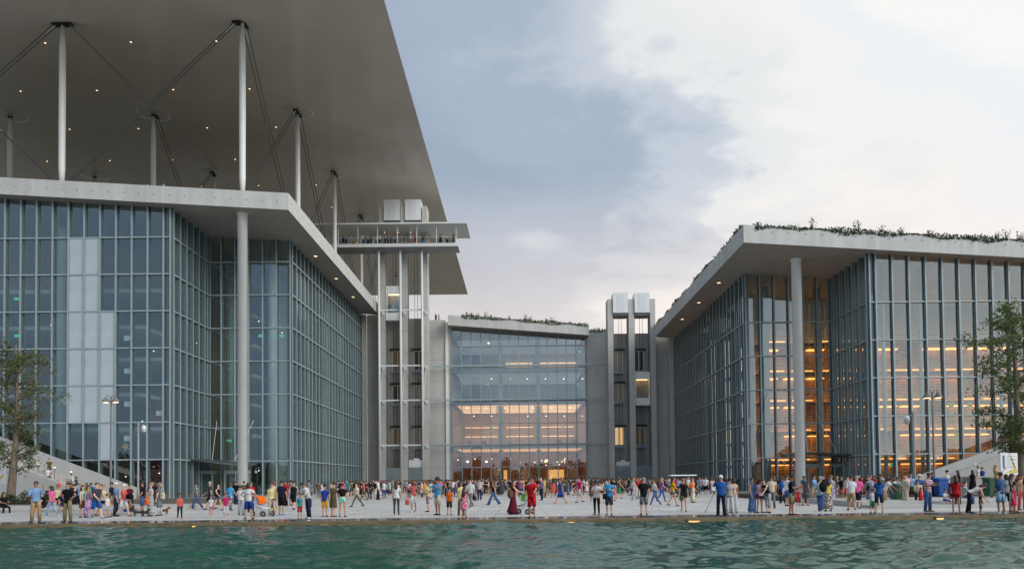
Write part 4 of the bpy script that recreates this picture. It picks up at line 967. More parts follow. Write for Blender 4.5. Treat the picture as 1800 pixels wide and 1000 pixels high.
zq = ZP(5, 850, 55); part('stripe', MB().hexa([(XL-.9, 54.99, zq+.1), (XL-.6, 54.99, zq+.1), (XL-.05, 54.99, zq+.6), (XL-.05, 54.99, zq+.75)], [(XL-.9, 54.996, zq+.1), (XL-.6, 54.996, zq+.1), (XL-.05, 54.996, zq+.6), (XL-.05, 54.996, zq+.75)]), YEL, b_)
# bins
def bin_(label, px, py, Y, m, w_=.62, h=1.05, z=0.3):
    X = XP(px, Y, 860); t = thing('wheeled_bin', label, 'bin', (X, Y, z), 'wheeled bins')
    part('body', MB().hexa([(X-w_*.42, Y-.3, z+.08), (X+w_*.42, Y-.3, z+.08), (X+w_*.42, Y+.28, z+.08), (X-w_*.42, Y+.28, z+.08)], [(X-w_*.5, Y-.36, z+h), (X+w_*.5, Y-.36, z+h), (X+w_*.5, Y+.34, z+h), (X-w_*.5, Y+.34, z+h)]), m, t)
    part('lid', MB().hexa([(X-w_*.54, Y-.42, z+h+.003), (X+w_*.54, Y-.42, z+h+.003), (X+w_*.54, Y+.38, z+h+.003), (X-w_*.54, Y+.38, z+h+.003)], [(X-w_*.5, Y-.38, z+h+.06), (X+w_*.5, Y-.38, z+h+.06), (X+w_*.5, Y+.36, z+h+.12), (X-w_*.5, Y+.36, z+h+.12)]), m, t)
    for s in (-1, 1): part('wheel', MB().tube([(X+s*w_*.36-.04, Y+.30, z+.1), (X+s*w_*.36+.04, Y+.30, z+.1)], .1, 10), BLACK, t)
    part('handle', MB().tube([(X-w_*.4, Y+.42, z+h), (X+w_*.4, Y+.42, z+h)], .02, 6), BLACK, t)
GREENB = mat('green_bin_plastic', (0.02, 0.09, 0.045), 0.45, 0.1); BLUEB = mat('blue_bin_plastic', (0.015, 0.09, 0.33), 0.45, 0.1)
bin_('dark green wheeled bin behind the patterned shirt on the right', 1580, 880, 42, GREENB, .62, 1.1, 0); bin_('blue wheeled bin beside the right street lamp', 1654, 870, 46.2, BLUEB, .62, 1.1); bin_('dark green wheeled bin under the white map board', 1742, 868, 44, GREENB, .62, 1.1, .3)
X = XP(1719, 46, 850); tb = thing('concrete_block', 'pale concrete block at the foot of the right stairs', 'block', (X, 50, .3)); part('block', MB().box(XP(1710, 50, 850), XP(1733, 50, 850), 50, 53, .3, ZP(1720, 839, 50)), PALEW, tb); part('cap', MB().box(XP(1709, 50, 850), XP(1734, 50, 850), 49.95, 53.05, ZP(1720, 839, 50)+.003, ZP(1720, 839, 50)+.08), FASC, tb)
X = XP(1619, 40, 880); t = thing('fire_extinguisher', 'red fire extinguisher standing at the edge of the right bed', 'extinguisher', (X, 40, .30)); zb_ = .30
part('cylinder', MB().lathe((X, 40, zb_), [(.11, 0), (.12, .05), (.12, .48), (.05, .58), (.03, .60)], 12), mat('red_paint', (0.5, 0.012, 0.015), 0.3, 0.05), t, True); part('valve', MB().box(X-.03, X+.03, 39.97, 40.03, zb_+.6, zb_+.68).box(X-.12, X+.04, 39.985, 40.015, zb_+.68, zb_+.71), BLACK, t); part('hose', MB().tube([(X-.03, 39.95, zb_+.62), (X-.16, 39.95, zb_+.45), (X-.13, 39.95, zb_+.15)], .015, 6), BLACK, t)
# lamps in the canal wall
for i, px in enumerate((128, 345, 570, 788, 1001, 1220, 1436, 1652)):
    X = XP(px, 30.9, 918); t = thing('canal_lamp', f'warm lamp at the waterline of the canal wall, {("first", "second", "third", "fourth", "fifth", "sixth", "seventh", "eighth")[i]} from the left', 'lamp', (X, 30.9, -.2), 'lamps along the canal wall')
    hs = 1.0 if px in (1001, 1220) else .6
    part('housing', MB().box(X-.30*hs, X+.30*hs, 30.86, 30.948, -.22, -.085), KERB, t); part('lens', MB().box(X-.24*hs, X+.24*hs, 30.845, 30.858, -.20, -.150), emis('canal_lens', (1.0, 0.62, 0.24), 1.5), t)
# ================================================================== people
def FK(pose, kind):
    """joint positions of a 1.75 m figure facing -Y"""
    k = dict(lean=0, hl=(2, 3, 4), hr=(-3, 3, 4), al=(4, 8, 14, 0), ar=(4, 8, 14, 0), head=0, hz=None); k.update(POSES[pose])
    sw = dict(m=.19, w=.165, c=.155)[kind]; hw = dict(m=.085, w=.09, c=.08)[kind]
    J = {}
    pel = Vector((0, 0, .95)); ln = R(k['lean']); sp = Vector((0, -math.sin(ln), math.cos(ln)))
    J['pel'] = pel; J['waist'] = pel+sp*.13; J['chest'] = pel+sp*.33; J['neck'] = pel+sp*.52
    hd = R(k['lean']*.6+k['head']); hv = Vector((0, -math.sin(hd), math.cos(hd)))
    hs = 1.22 if kind == 'c' else 1.0
    J['jaw'] = J['neck']+sp*.03+hv*.075*hs; J['head'] = J['jaw']+hv*.085*hs; J['top'] = J['head']+hv*.085*hs; J['hv'] = hv; J['hs'] = hs
    for s, leg, arm in ((1, k['hl'], k['al']), (-1, k['hr'], k['ar'])):
        n = 'l' if s > 0 else 'r'
        a, ab, kn = R(leg[0]), R(leg[1]), R(leg[2])
        hip = pel+Vector((s*hw, 0, -.03)); th = Vector((s*math.sin(ab), -math.sin(a)*math.cos(ab), -math.cos(a)*math.cos(ab)))
        b = a-kn; sh = Vector((s*math.sin(ab)*.4, -math.sin(b), -math.cos(b))).normalized()
        J['hip'+n] = hip; J['knee'+n] = hip+th*.44; J['ank'+n] = J['knee'+n]+sh*.42
        J['toe'+n] = J['ank'+n]+Vector((s*.03, -.15, -.05)) if leg[0] < 60 or kn > R(40) else J['ank'+n]+Vector((0, -.05, .14))
        f_, ab, e, inn = [R(q) for q in arm]
        shp = J['chest']+sp*.125+Vector((s*sw, 0, 0)); fl = f_+ln*.3
        up = Vector((s*math.sin(ab), -math.sin(fl)*math.cos(ab), -math.cos(fl)*math.cos(ab)))
        g = fl+e; fo = Vector((s*math.sin(ab)*.5-s*math.sin(inn), -math.sin(g)*math.cos(inn), -math.cos(g)*math.cos(inn))).normalized()
        J['sh'+n] = shp; J['elb'+n] = shp+up*.30; J['wri'+n] = J['elb'+n]+fo*.25; J['han'+n] = J['wri'+n]+fo*.09; J['fo'+n] = fo
    low = min(J['ankl'].z, J['ankr'].z)
    if pose in ('sit', 'floor'): low = min(low, J['pel'].z-.12) if pose == 'floor' else low
    dz = .075-low
    if pose == 'floor': dz = -(J['pel'].z-.13); dz = .13-J['pel'].z
    off = Vector((0, 0, dz))
    for q in J:
        if isinstance(J[q], Vector) and q not in ('hv', 'fol', 'for'): J[q] = J[q]+off
    return J
# leg: (swing forward, abduct, knee bend)   arm: (forward, abduct, elbow bend, inward)
POSES = {
 'stand': {}, 'stand2': dict(hl=(6, 4, 10), hr=(-4, 4, 2), al=(8, 10, 25, 15), ar=(-4, 9, 12, 0)),
 'walk': dict(lean=4, hl=(20, 2, 8), hr=(-13, 2, 22), al=(-20, 7, 12, 0), ar=(24, 7, 28, 8)),
 'stride': dict(lean=5, hl=(28, 2, 5), hr=(-21, 2, 18), al=(-26, 7, 20, 0), ar=(32, 7, 35, 8)),
 'hips': dict(hl=(2, 9, 2), hr=(0, 9, 2), al=(-14, 42, 40, 62), ar=(-14, 42, 40, 62)),
 'phone': dict(head=24, al=(26, 10, 84, 30), ar=(28, 10, 84, 30)),
 'call': dict(hl=(0, 5, 2), hr=(2, 6, 3), al=(48, 28, 128, 18), ar=(18, 10, 70, 30)),
 'photo': dict(hl=(2, 5, 2), al=(62, 14, 78, 22), ar=(62, 14, 78, 22)),
 'fold': dict(al=(18, 12, 82, 62), ar=(22, 12, 88, 62)),
 'hold': dict(head=8, al=(46, 8, 30, 6), ar=(6, 8, 16, 0)),
 'push': dict(lean=6, hl=(9, 2, 5), hr=(-8, 2, 10), al=(34, 6, 46, 5), ar=(34, 6, 46, 5)),
 'bend': dict(lean=68, head=6, hl=(4, 3, 8), hr=(-8, 3, 4), al=(-14, 6, 14, 8), ar=(-6, 6, 18, 8)),
 'stoop': dict(lean=26, head=22, hl=(6, 4, 10), hr=(-6, 4, 6), al=(30, 6, 12, 0), ar=(4, 8, 14, 0)),
 'sit': dict(lean=8, hl=(82, 8, 84), hr=(84, 8, 88), al=(30, 8, 60, 25), ar=(28, 8, 55, 25)),
 'floor': dict(lean=16, hl=(112, 12, 118), hr=(118, 10, 122), al=(48, 8, 40, 25), ar=(46, 8, 45, 25)),
}
MC = {}
def grow(vs, es, rad, root):
    me = bpy.data.meshes.new('skel'); me.from_pydata([tuple(v) for v in vs], es, [])
    o = bpy.data.objects.new('skel', me); COL.objects.link(o); o.modifiers.new('s', 'SKIN'); sb = o.modifiers.new('d', 'SUBSURF'); sb.levels = 1; sb.render_levels = 1
    for i, sv in enumerate(me.skin_vertices[0].data):
        r = rad[i]; sv.radius = r if isinstance(r, tuple) else (r, r); sv.use_root = (i == root)
    dg = bpy.context.evaluated_depsgraph_get(); ev = bpy.data.meshes.new_from_object(o.evaluated_get(dg))
    bpy.data.objects.remove(o); bpy.data.meshes.remove(me); return ev
EYE = mat('eye_dark', (0.02, 0.015, 0.012), 0.3, 0); LIP = mat('lip', (0.32, 0.11, 0.09), 0.5, 0)
DUMMY = mat('default_cloth', (0.3, 0.3, 0.3), 0.8, 0)
def body_mesh(pose, kind):
    key = ('body', pose, kind)
    if key in MC: return MC[key]
    J = FK(pose, kind); g = dict(m=1.0, w=.88, c=.95)[kind]; hs = J['hs']
    names = ['pel', 'waist', 'chest', 'neck', 'jaw', 'head', 'top']; vs = [J[n] for n in names]; es = [(i, i+1) for i in range(6)]
    rad = [(.14*g, .10*g), (.125*g, .095*g), (.15*g, .105*g), (.052*g, .052*g), (.060*hs, .066*hs), (.078*hs, .092*hs), (.05*hs, .06*hs)]
    for n in 'lr':
        b = len(vs); vs += [J['hip'+n], J['knee'+n], J['ank'+n], J['toe'+n]]; es += [(0, b), (b, b+1), (b+1, b+2), (b+2, b+3)]; rad += [.085*g, .056*g, .040*g, (.038*g, .028*g)]
        b = len(vs); vs += [J['sh'+n], J['elb'+n], J['wri'+n], J['han'+n]]; es += [(2, b), (b, b+1), (b+1, b+2), (b+2, b+3)]; rad += [.054*g, .040*g, .027*g, (.036*g, .020*g)]
    me = grow(vs, es, rad, 0); mb = MB()
    for v in me.vertices: mb.v.append(tuple(v.co))
    for p in me.polygons: mb.f.append(tuple(p.vertices)); mb.mi.append(0)
    bpy.data.meshes.remove(me)
    hv = J['hv']; fw = Vector((0, -hv.z, hv.y)).normalized(); h = J['head']; rt = Vector((1, 0, 0))
    mb.tube([h+fw*.075*hs+hv*.015, h+fw*.108*hs-hv*.03*hs, h+fw*.09*hs-hv*.045*hs], [.010, .017, .010], 5)
    for s in (-1, 1):
        mb.ball(h+rt*s*.082*hs-hv*.01+fw*-.005, (.012, .025, .034), 6, 4); mb.ball(h+rt*s*.032*hs+fw*.087*hs+hv*.006, (.014, .008, .008), 6, 4, 1)
    mb.ball(h+fw*.083*hs-hv*.072*hs, (.026, .01, .008), 6, 4, 2)
    for n, s in (('l', 1), ('r', -1)):
        fo = J['fo'+n]; hd = J['han'+n]; sd_ = fo.cross(Vector((1, 0, 0))); sd_ = sd_.normalized() if sd_.length > .2 else Vector((0, 0, 1)); pm_ = fo.cross(sd_).normalized()
        for q, ln in enumerate((.062, .072, .068, .052)):
            b = hd+sd_*(-.027+.018*q)+fo*.01; mb.tube([b, b+fo*ln*.6-pm_*s*.006, b+fo*ln-pm_*s*.022], [.010, .009, .006], 5)
        b = hd-fo*.045-sd_*.028; mb.tube([b, b-sd_*.028+fo*.028, b-sd_*.030+fo*.062], [.012, .010, .007], 5)
    me = mb.mesh('body', [DUMMY, EYE, LIP], True); MC[key] = me; return me
def torso_prof(kind):
    if kind == 'm': return [(.0, .172, .118), (.13, .158, .112), (.25, .180, .125), (.36, .205, .130), (.47, .196, .105), (.525, .085, .078)]
    if kind == 'w': return [(.0, .172, .122), (.13, .132, .100), (.25, .150, .115), (.34, .165, .145), (.47, .168, .098), (.525, .080, .072)]
    return [(.0, .145, .115), (.13, .138, .110), (.25, .148, .112), (.36, .160, .110), (.47, .158, .095), (.525, .075, .07)]
def spine(J, f_): return J['pel'].lerp(J['neck'], f_/.52)
def top_mesh(pose, kind, style):
    key = ('top', pose, kind, style)
    if key in MC: return MC[key]
    J = FK(pose, kind); mb = MB(); pr = torso_prof(kind); g = dict(m=1.0, w=.86, c=.88)[kind]; w = 1.05
    lo = -.09 if style in ('tee', 'shirt', 'dress', 'maxi', 'romper') else -.05
    if style == 'crop': lo = .10
    pts = []; rad = []
    if lo < 0: pts.append(spine(J, lo)+Vector((0, 0, 0))); rad.append((pr[0][1]*w*1.02, pr[0][2]*w*1.04))
    for f_, a, b in pr:
        if f_ < lo: continue
        if style in ('tank', 'strap') and f_ > .5: break
        if style in ('tank', 'strap') and f_ > .45: a *= .72
        pts.append(spine(J, f_)); rad.append((a*w, b*w))
    mb.tube(pts, rad, 12)
    sl = dict(tee=.62, shirt=1.0, long=1.9, dress=.45, maxi=0, tank=0, strap=0, crop=.5, romper=.5)[style]
    if sl > 0:
        for n in 'lr':
            s_, e, w_ = J['sh'+n], J['elb'+n], J['wri'+n]; inn = s_+(J['chest']-s_)*.25
            if sl <= 1: q = [inn, s_, s_.lerp(e, sl)]; r_ = [.07*g, .075*g, .066*g]
            else: q = [inn, s_, e, e.lerp(w_, sl-1)]; r_ = [.07*g, .074*g, .056*g, .046*g]
            mb.tube(q, r_, 8)
    if style in ('dress', 'maxi'): skirt_into(mb, J, kind, .50 if style == 'dress' else .90, 0.0)
    me = mb.mesh('top', [DUMMY], True); MC[key] = me; return me
def skirt_into(mb, J, kind, length, f0):
    pr = torso_prof(kind); pts = []; rad = []; n = 5
    top_ = spine(J, .05)
    if abs(J['kneel'].z-J['hipl'].z) < .25:       # seated: follow the thighs
        k = (J['kneel']+J['kneer'])/2; mb.tube([top_, (J['hipl']+J['hipr'])/2, k], [(.17, .12), (.19, .13), (.19, .10)], 12); return
    for i in range(n+1):
        z_ = length*i/n; f_ = z_/.86
        def legp(q):
            return J['hip'+q].lerp(J['knee'+q], min(1, f_*2)) if f_ < .5 else J['knee'+q].lerp(J['ank'+q], f_*2-1)
        a, b = legp('l'), legp('r'); c = (a+b)/2; c.z = J['pel'].z-z_*.97
        rx = abs(a.x-b.x)/2+.105+.035*f_; ry = abs(a.y-b.y)/2+.105+.03*f_
        if i == 0: rx, ry = pr[0][1]*1.06, pr[0][2]*1.06
        pts.append(c); rad.append((rx, ry))
    mb.tube([top_]+pts, [(pr[1][1]*1.06, pr[1][2]*1.06)]+rad, 14)
def bottom_mesh(pose, kind, style):
    key = ('bot', pose, kind, style)
    if key in MC: return MC[key]
    J = FK(pose, kind); mb = MB(); pr = torso_prof(kind); g = dict(m=1.0, w=.93, c=.86)[kind]
    if style in ('skirt', 'longskirt'): skirt_into(mb, J, kind, .45 if style == 'skirt' else .86, 0)
    else:
        mb.tube([spine(J, .10), spine(J, .0), J['pel']+Vector((0, 0, -.10))], [(pr[1][1]*1.03, pr[1][2]*1.03), (pr[0][1]*1.03, pr[0][2]*1.05), (.12*g, .10*g)], 12)
        for n in 'lr':
            h, k, a = J['hip'+n], J['knee'+n], J['ank'+n]; h = h+Vector((0, 0, .03))
            if style == 'shorts': q = [h, h.lerp(k, .5), h.lerp(k, .98)]; r_ = [.098*g, .096*g, .092*g]
            elif style == 'hot': q = [h, h.lerp(k, .2), h.lerp(k, .42)]; r_ = [.098*g, .098*g, .094*g]
            elif style == 'capri': q = [h, h.lerp(k, .5), k, k.lerp(a, .5)]; r_ = [.098*g, .088*g, .072*g, .064*g]
            elif style == 'slim': q = [h, h.lerp(k, .5), k, a]; r_ = [.096*g, .084*g, .063*g, .047*g]
            elif style == 'wide': q = [h, h.lerp(k, .5), k, a+Vector((0, 0, -.03))]; r_ = [.10*g, .10*g, .10*g, .115*g]
            else: q = [h, h.lerp(k, .5), k, a+Vector((0, 0, -.02))]; r_ = [.10*g, .092*g, .076*g, .068*g]
            mb.tube(q, r_, 10)
    me = mb.mesh('bottom', [DUMMY], True); MC[key] = me; return me
def shoe_mesh(pose, kind, side):
    key = ('shoe', pose, kind, side)
    if key in MC: return MC[key]
    J = FK(pose, kind); mb = MB()
    for n in side:
        a, t = J['ank'+n], J['toe'+n]; d = (t-a); 
        if pose in ('sit', 'floor') or d.z < 0: a0 = a+Vector((0, .05, -.035)); t0 = Vector((t.x, t.y-.015, a.z-.048)); 
        else: a0 = a; t0 = t
        mb.tube([a0, a0.lerp(t0, .45)+Vector((0, 0, .012)), t0, t0+(t0-a0)*.08], [(.035, .034), (.043, .040), (.043, .026), (.02, .012)], 8)
    me = mb.mesh('shoe', [DUMMY], True); MC[key] = me; return me
def hair_mesh(pose, kind, style):
    key = ('hair', pose, kind, style)
    if key in MC: return MC[key]
    J = FK(pose, kind); hs = J['hs']; hv = J['hv']; bk = -Vector((0, -hv.z, hv.y)).normalized(); rt = Vector((1, 0, 0)); c = J['head']+hv*.022*hs+bk*.010*hs; mb = MB()
    nu, nv = 16, 9; r = (.093*hs, .108*hs, .100*hs); vs = []; ls = []
    thick = dict(short=1.0, bald=.98, long=1.06, bun=1.03, curly=1.30, bob=1.12, cap=1.05, hat=1.05)[style]
    for j in range(nv+1):
        a = math.pi/2-math.pi*.74*j/nv
        for k in range(nu):
            b = 2*math.pi*k/nu; l = Vector((math.cos(a)*math.cos(b), math.cos(a)*math.sin(b), math.sin(a))); ls.append(l)
            vs.append(c+(rt*l.x*r[0]+bk*l.y*r[1]+hv*l.z*r[2])*thick)
    def keep(l):
        if style == 'bald': return l.z < .55 and l.y > -.15 and l.z > -.5
        if style in ('cap', 'hat'): return l.z > .05
        return l.z > (-.55 if l.y > 0 else -.55+1.05*(-l.y)**.7)
    fs = []
    for j in range(nv):
        for k in range(nu):
            q = (j*nu+k, (j+1)*nu+k, (j+1)*nu+(k+1) % nu, j*nu+(k+1) % nu)
            if keep((ls[q[0]]+ls[q[1]]+ls[q[2]]+ls[q[3]])/4): fs.append(q)
    mb.add(vs, fs)
    if style == 'long': mb.tube([c+bk*.05*hs, c+bk*.095*hs-hv*.10*hs, c+bk*.11*hs-hv*.22*hs, c+bk*.10*hs-hv*.36*hs], [(.085*hs, .06*hs), (.098*hs, .05*hs), (.10*hs, .045*hs), (.06*hs, .03*hs)], 10)
    if style == 'bob': mb.tube([c+bk*.03*hs, c+bk*.06*hs-hv*.10*hs, c+bk*.06*hs-hv*.17*hs], [(.10*hs, .08*hs), (.112*hs, .07*hs), (.09*hs, .05*hs)], 10)
    if style == 'bun': mb.ball(c+bk*.12*hs+hv*.05*hs, .045*hs, 8, 6)
    if style == 'curly':
        rng = random.Random(5)
        for k in range(26):
            d = Vector((rng.gauss(0, 1), rng.gauss(0, 1)+.5, rng.gauss(0, 1)+.4)).normalized(); mb.ball(c+rt*d.x*.10*hs+bk*d.y*.10*hs+hv*d.z*.10*hs-hv*.01, .042*hs, 6, 4)
    if style == 'cap': mb.tube([c-bk*.07*hs+hv*.03, c-bk*.13*hs+hv*.02, c-bk*.185*hs+hv*.005], [(.08*hs, .012), (.075*hs, .01), (.05*hs, .006)], 8)
    if style == 'hat': mb.lathe(c+hv*.01, [(.155*hs, 0), (.16*hs, .012), (.11*hs, .03), (.105*hs, .10*hs), (.07*hs, .13*hs)], 14)
    me = mb.mesh('hair', [DUMMY], True); MC[key] = me; return me
PAL = {k: srgb(*v) for k, v in {
 'white': (222, 222, 224), 'black': (22, 22, 25), 'navy': (28, 34, 58), 'light blue': (140, 178, 220), 'sky blue': (70, 160, 215), 'blue': (38, 92, 170), 'royal blue': (35, 70, 165), 'denim': (70, 100, 145), 'dark denim': (38, 52, 80), 'pale denim': (150, 180, 210),
 'red': (196, 32, 40), 'coral': (230, 100, 95), 'pink': (226, 100, 160), 'magenta': (208, 40, 110), 'pale pink': (225, 190, 195), 'burgundy': (95, 22, 42), 'maroon': (90, 30, 45), 'salmon': (200, 95, 90), 'purple': (150, 90, 150), 'mauve': (120, 105, 140),
 'orange': (238, 110, 30), 'yellow': (225, 205, 95), 'mustard': (218, 165, 40), 'amber': (232, 165, 25), 'lime': (80, 180, 50), 'green': (40, 140, 85), 'mint': (160, 220, 205), 'olive': (95, 90, 60), 'dark green': (50, 75, 60), 'teal': (30, 120, 125),
 'grey': (120, 122, 128), 'light grey': (175, 178, 184), 'dark grey': (64, 68, 76), 'tan': (176, 150, 112), 'khaki': (140, 128, 96), 'beige': (208, 196, 170), 'brown': (105, 78, 58), 'pale yellow': (232, 222, 160), 'peach': (225, 180, 150), 'aqua': (40, 165, 180)}.items()}
def cloth(c, pat=None):
    nm = 'cloth_'+c.replace(' ', '_')+('_'+pat if pat else '')
    if nm in MATS: return MATS[nm]
    if not pat: return mat(nm, tuple(v*.84 for v in PAL[c]), 0.85, 0.22, 7.0, spec=0.2)
    m, n, l = newmat(nm); o = n.new('ShaderNodeOutputMaterial'); p = n.new('ShaderNodeBsdfPrincipled'); l.new(p.outputs[0], o.inputs[0]); p.inputs['Roughness'].default_value = 0.85
    t = n.new('ShaderNodeTexCoord'); r = n.new('ShaderNodeValToRGB'); r.color_ramp.interpolation = 'CONSTANT'; c2 = PAL['white'] if sum(PAL[c]) < 1.2 else PAL['navy']
    r.color_ramp.elements[0].color = (*PAL[c], 1); r.color_ramp.elements[1].position = .56; r.color_ramp.elements[1].color = (*c2, 1)
    if pat == 'striped': w_ = n.new('ShaderNodeTexWave'); w_.bands_direction = 'Z'; w_.inputs['Scale'].default_value = 4.2; l.new(t.outputs['Object'], w_.inputs['Vector']); l.new(w_.outputs['Fac'], r.inputs[0])
    elif pat == 'plaid': w_ = n.new('ShaderNodeTexChecker'); w_.inputs['Scale'].default_value = 18; l.new(t.outputs['Object'], w_.inputs['Vector']); l.new(w_.outputs['Fac'], r.inputs[0])
    else: w_ = n.new('ShaderNodeTexNoise'); w_.inputs['Scale'].default_value = 22; l.new(t.outputs['Object'], w_.inputs['Vector']); l.new(w_.outputs['Fac'], r.inputs[0])
    l.new(r.outputs[0], p.inputs['Base Color']); MATS[nm] = m; return m
SKIN = [mat('skin_%d' % i, c, 0.55, 0.05, 8, spec=0.35) for i, c in enumerate((srgb(205, 160, 135), srgb(186, 138, 112), srgb(222, 178, 152), srgb(165, 115, 90)))]
HAIRC = dict(black=mat('hair_black', (0.012, 0.010, 0.010), 0.5, 0.3, 30), brown=mat('hair_brown', (0.045, 0.024, 0.014), 0.5, 0.3, 30), blond=mat('hair_blond', (0.30, 0.19, 0.09), 0.5, 0.3, 30), grey=mat('hair_grey', (0.32, 0.32, 0.32), 0.6, 0.2, 30), white=mat('hair_white', (0.7, 0.7, 0.68), 0.6, 0.1, 30), red=mat('hair_red', (0.16, 0.045, 0.02), 0.5, 0.3, 30), navy=mat('hat_navy', (0.02, 0.025, 0.05), 0.8, 0.1))
NPEOPLE = [0]; SEENLAB = {}
TOPW = dict(tee='t-shirt', shirt='shirt', long='long-sleeved shirt', tank='tank top', strap='strappy top', crop='cropped top', dress='dress', maxi='long dress', romper='romper')
BOTW = dict(trousers='trousers', slim='leggings', wide='wide trousers', shorts='shorts', hot='short shorts', capri='cropped trousers', skirt='skirt', longskirt='long skirt')
POSEW = dict(stand='standing', stand2='standing', walk='walking', stride='striding', hips='with hands on hips', phone='head bent over a phone', call='with a hand raised to the face', photo='taking a photo', fold='with folded arms', hold='reaching out a hand', push='pushing', bend='bending over', stoop='leaning forward', sit='sitting', floor='sitting low')
def person(X, Y, Z, kind, pose, face, top, bot, hair, h, skin=None, shoe='dark', place='', label=None, group='visitors on the plaza'):
    """top: 'colour style [pattern]'; bot the same; hair 'colour style'"""
    rng = random.Random(NPEOPLE[0]*13+5); NPEOPLE[0] += 1
    def split(s, words):
        pat = None
        for q in ('striped', 'plaid', 'floral'):
            if q in s: pat = q; s = s.replace(' '+q, '')
        a = s.rsplit(' ', 1); return a[0], a[1], pat
    tcol, tst, tp = split(top, TOPW)
    if label is None:
        ph = f'{tp+" " if tp else ""}{tcol} {TOPW[tst]}'
        ph = tcol+' '+(tp+' ' if tp else '')+TOPW[tst]
        bph = ''
        if bot:
            bcol, bst, bp = split(bot, BOTW); bph = f' and {bcol} {bp+" " if bp else ""}{BOTW[bst]}'
        pw = '' if pose in ('stand', 'stand2') else ', '+POSEW[pose]
        lead = 'child' if kind == 'c' else 'person'
        label = f'{lead} in {ph}{bph}{pw}, {place}'
        if len(label.split()) > 16: label = f'{lead} in {ph}{bph}, {place}'
    root = bpy.data.objects.new('person', None); COL.objects.link(root); root.empty_display_size = .3
    root.location = (X, Y, Z); root.rotation_euler = (0, 0, R(face)); sc = h/1.75; root.scale = (sc*rng.uniform(.96, 1.05), sc*rng.uniform(.96, 1.06), sc)
    if label in SEENLAB: label = label+', '+hair.split()[0]+' hair'
    SEENLAB[label] = SEENLAB.get(label, 0)+1
    root['label'] = label; root['category'] = 'person'; root['group'] = group
    def ch(nm, me, m):
        o = bpy.data.objects.new(nm, me); COL.objects.link(o); o.parent = root
        o.material_slots[0].link = 'OBJECT'; o.material_slots[0].material = m; return o
    ch('body', body_mesh(pose, kind), SKIN[skin if skin is not None else rng.choice((0, 0, 1, 1, 2, 3))])
    ch('dress' if tst in ('dress', 'maxi') else 'shirt', top_mesh(pose, kind, tst), cloth(tcol, tp))
    if tst == 'romper' and not bot: bot = tcol+' hot'
    if bot:
        bcol, bst, bp = split(bot, BOTW); ch({'skirt': 'skirt', 'longskirt': 'skirt', 'shorts': 'shorts', 'hot': 'shorts'}.get(bst, 'trousers'), bottom_mesh(pose, kind, bst), cloth(bcol, bp))
    hc, hst = hair.split(); ch('hat' if hst in ('cap', 'hat') else 'hair', hair_mesh(pose, kind, hst), HAIRC[hc])
    for sd_ in 'lr': ch('shoe', shoe_mesh(pose, kind, sd_), cloth(dict(dark='black', white='white', blue='sky blue', orange='orange', pink='coral', brown='brown', navy='navy')[shoe]))
    return root
def at(px, py, *a, **k):
    g = ground_at(px, py); return person(g.x, g.y, 0, *a, **k)
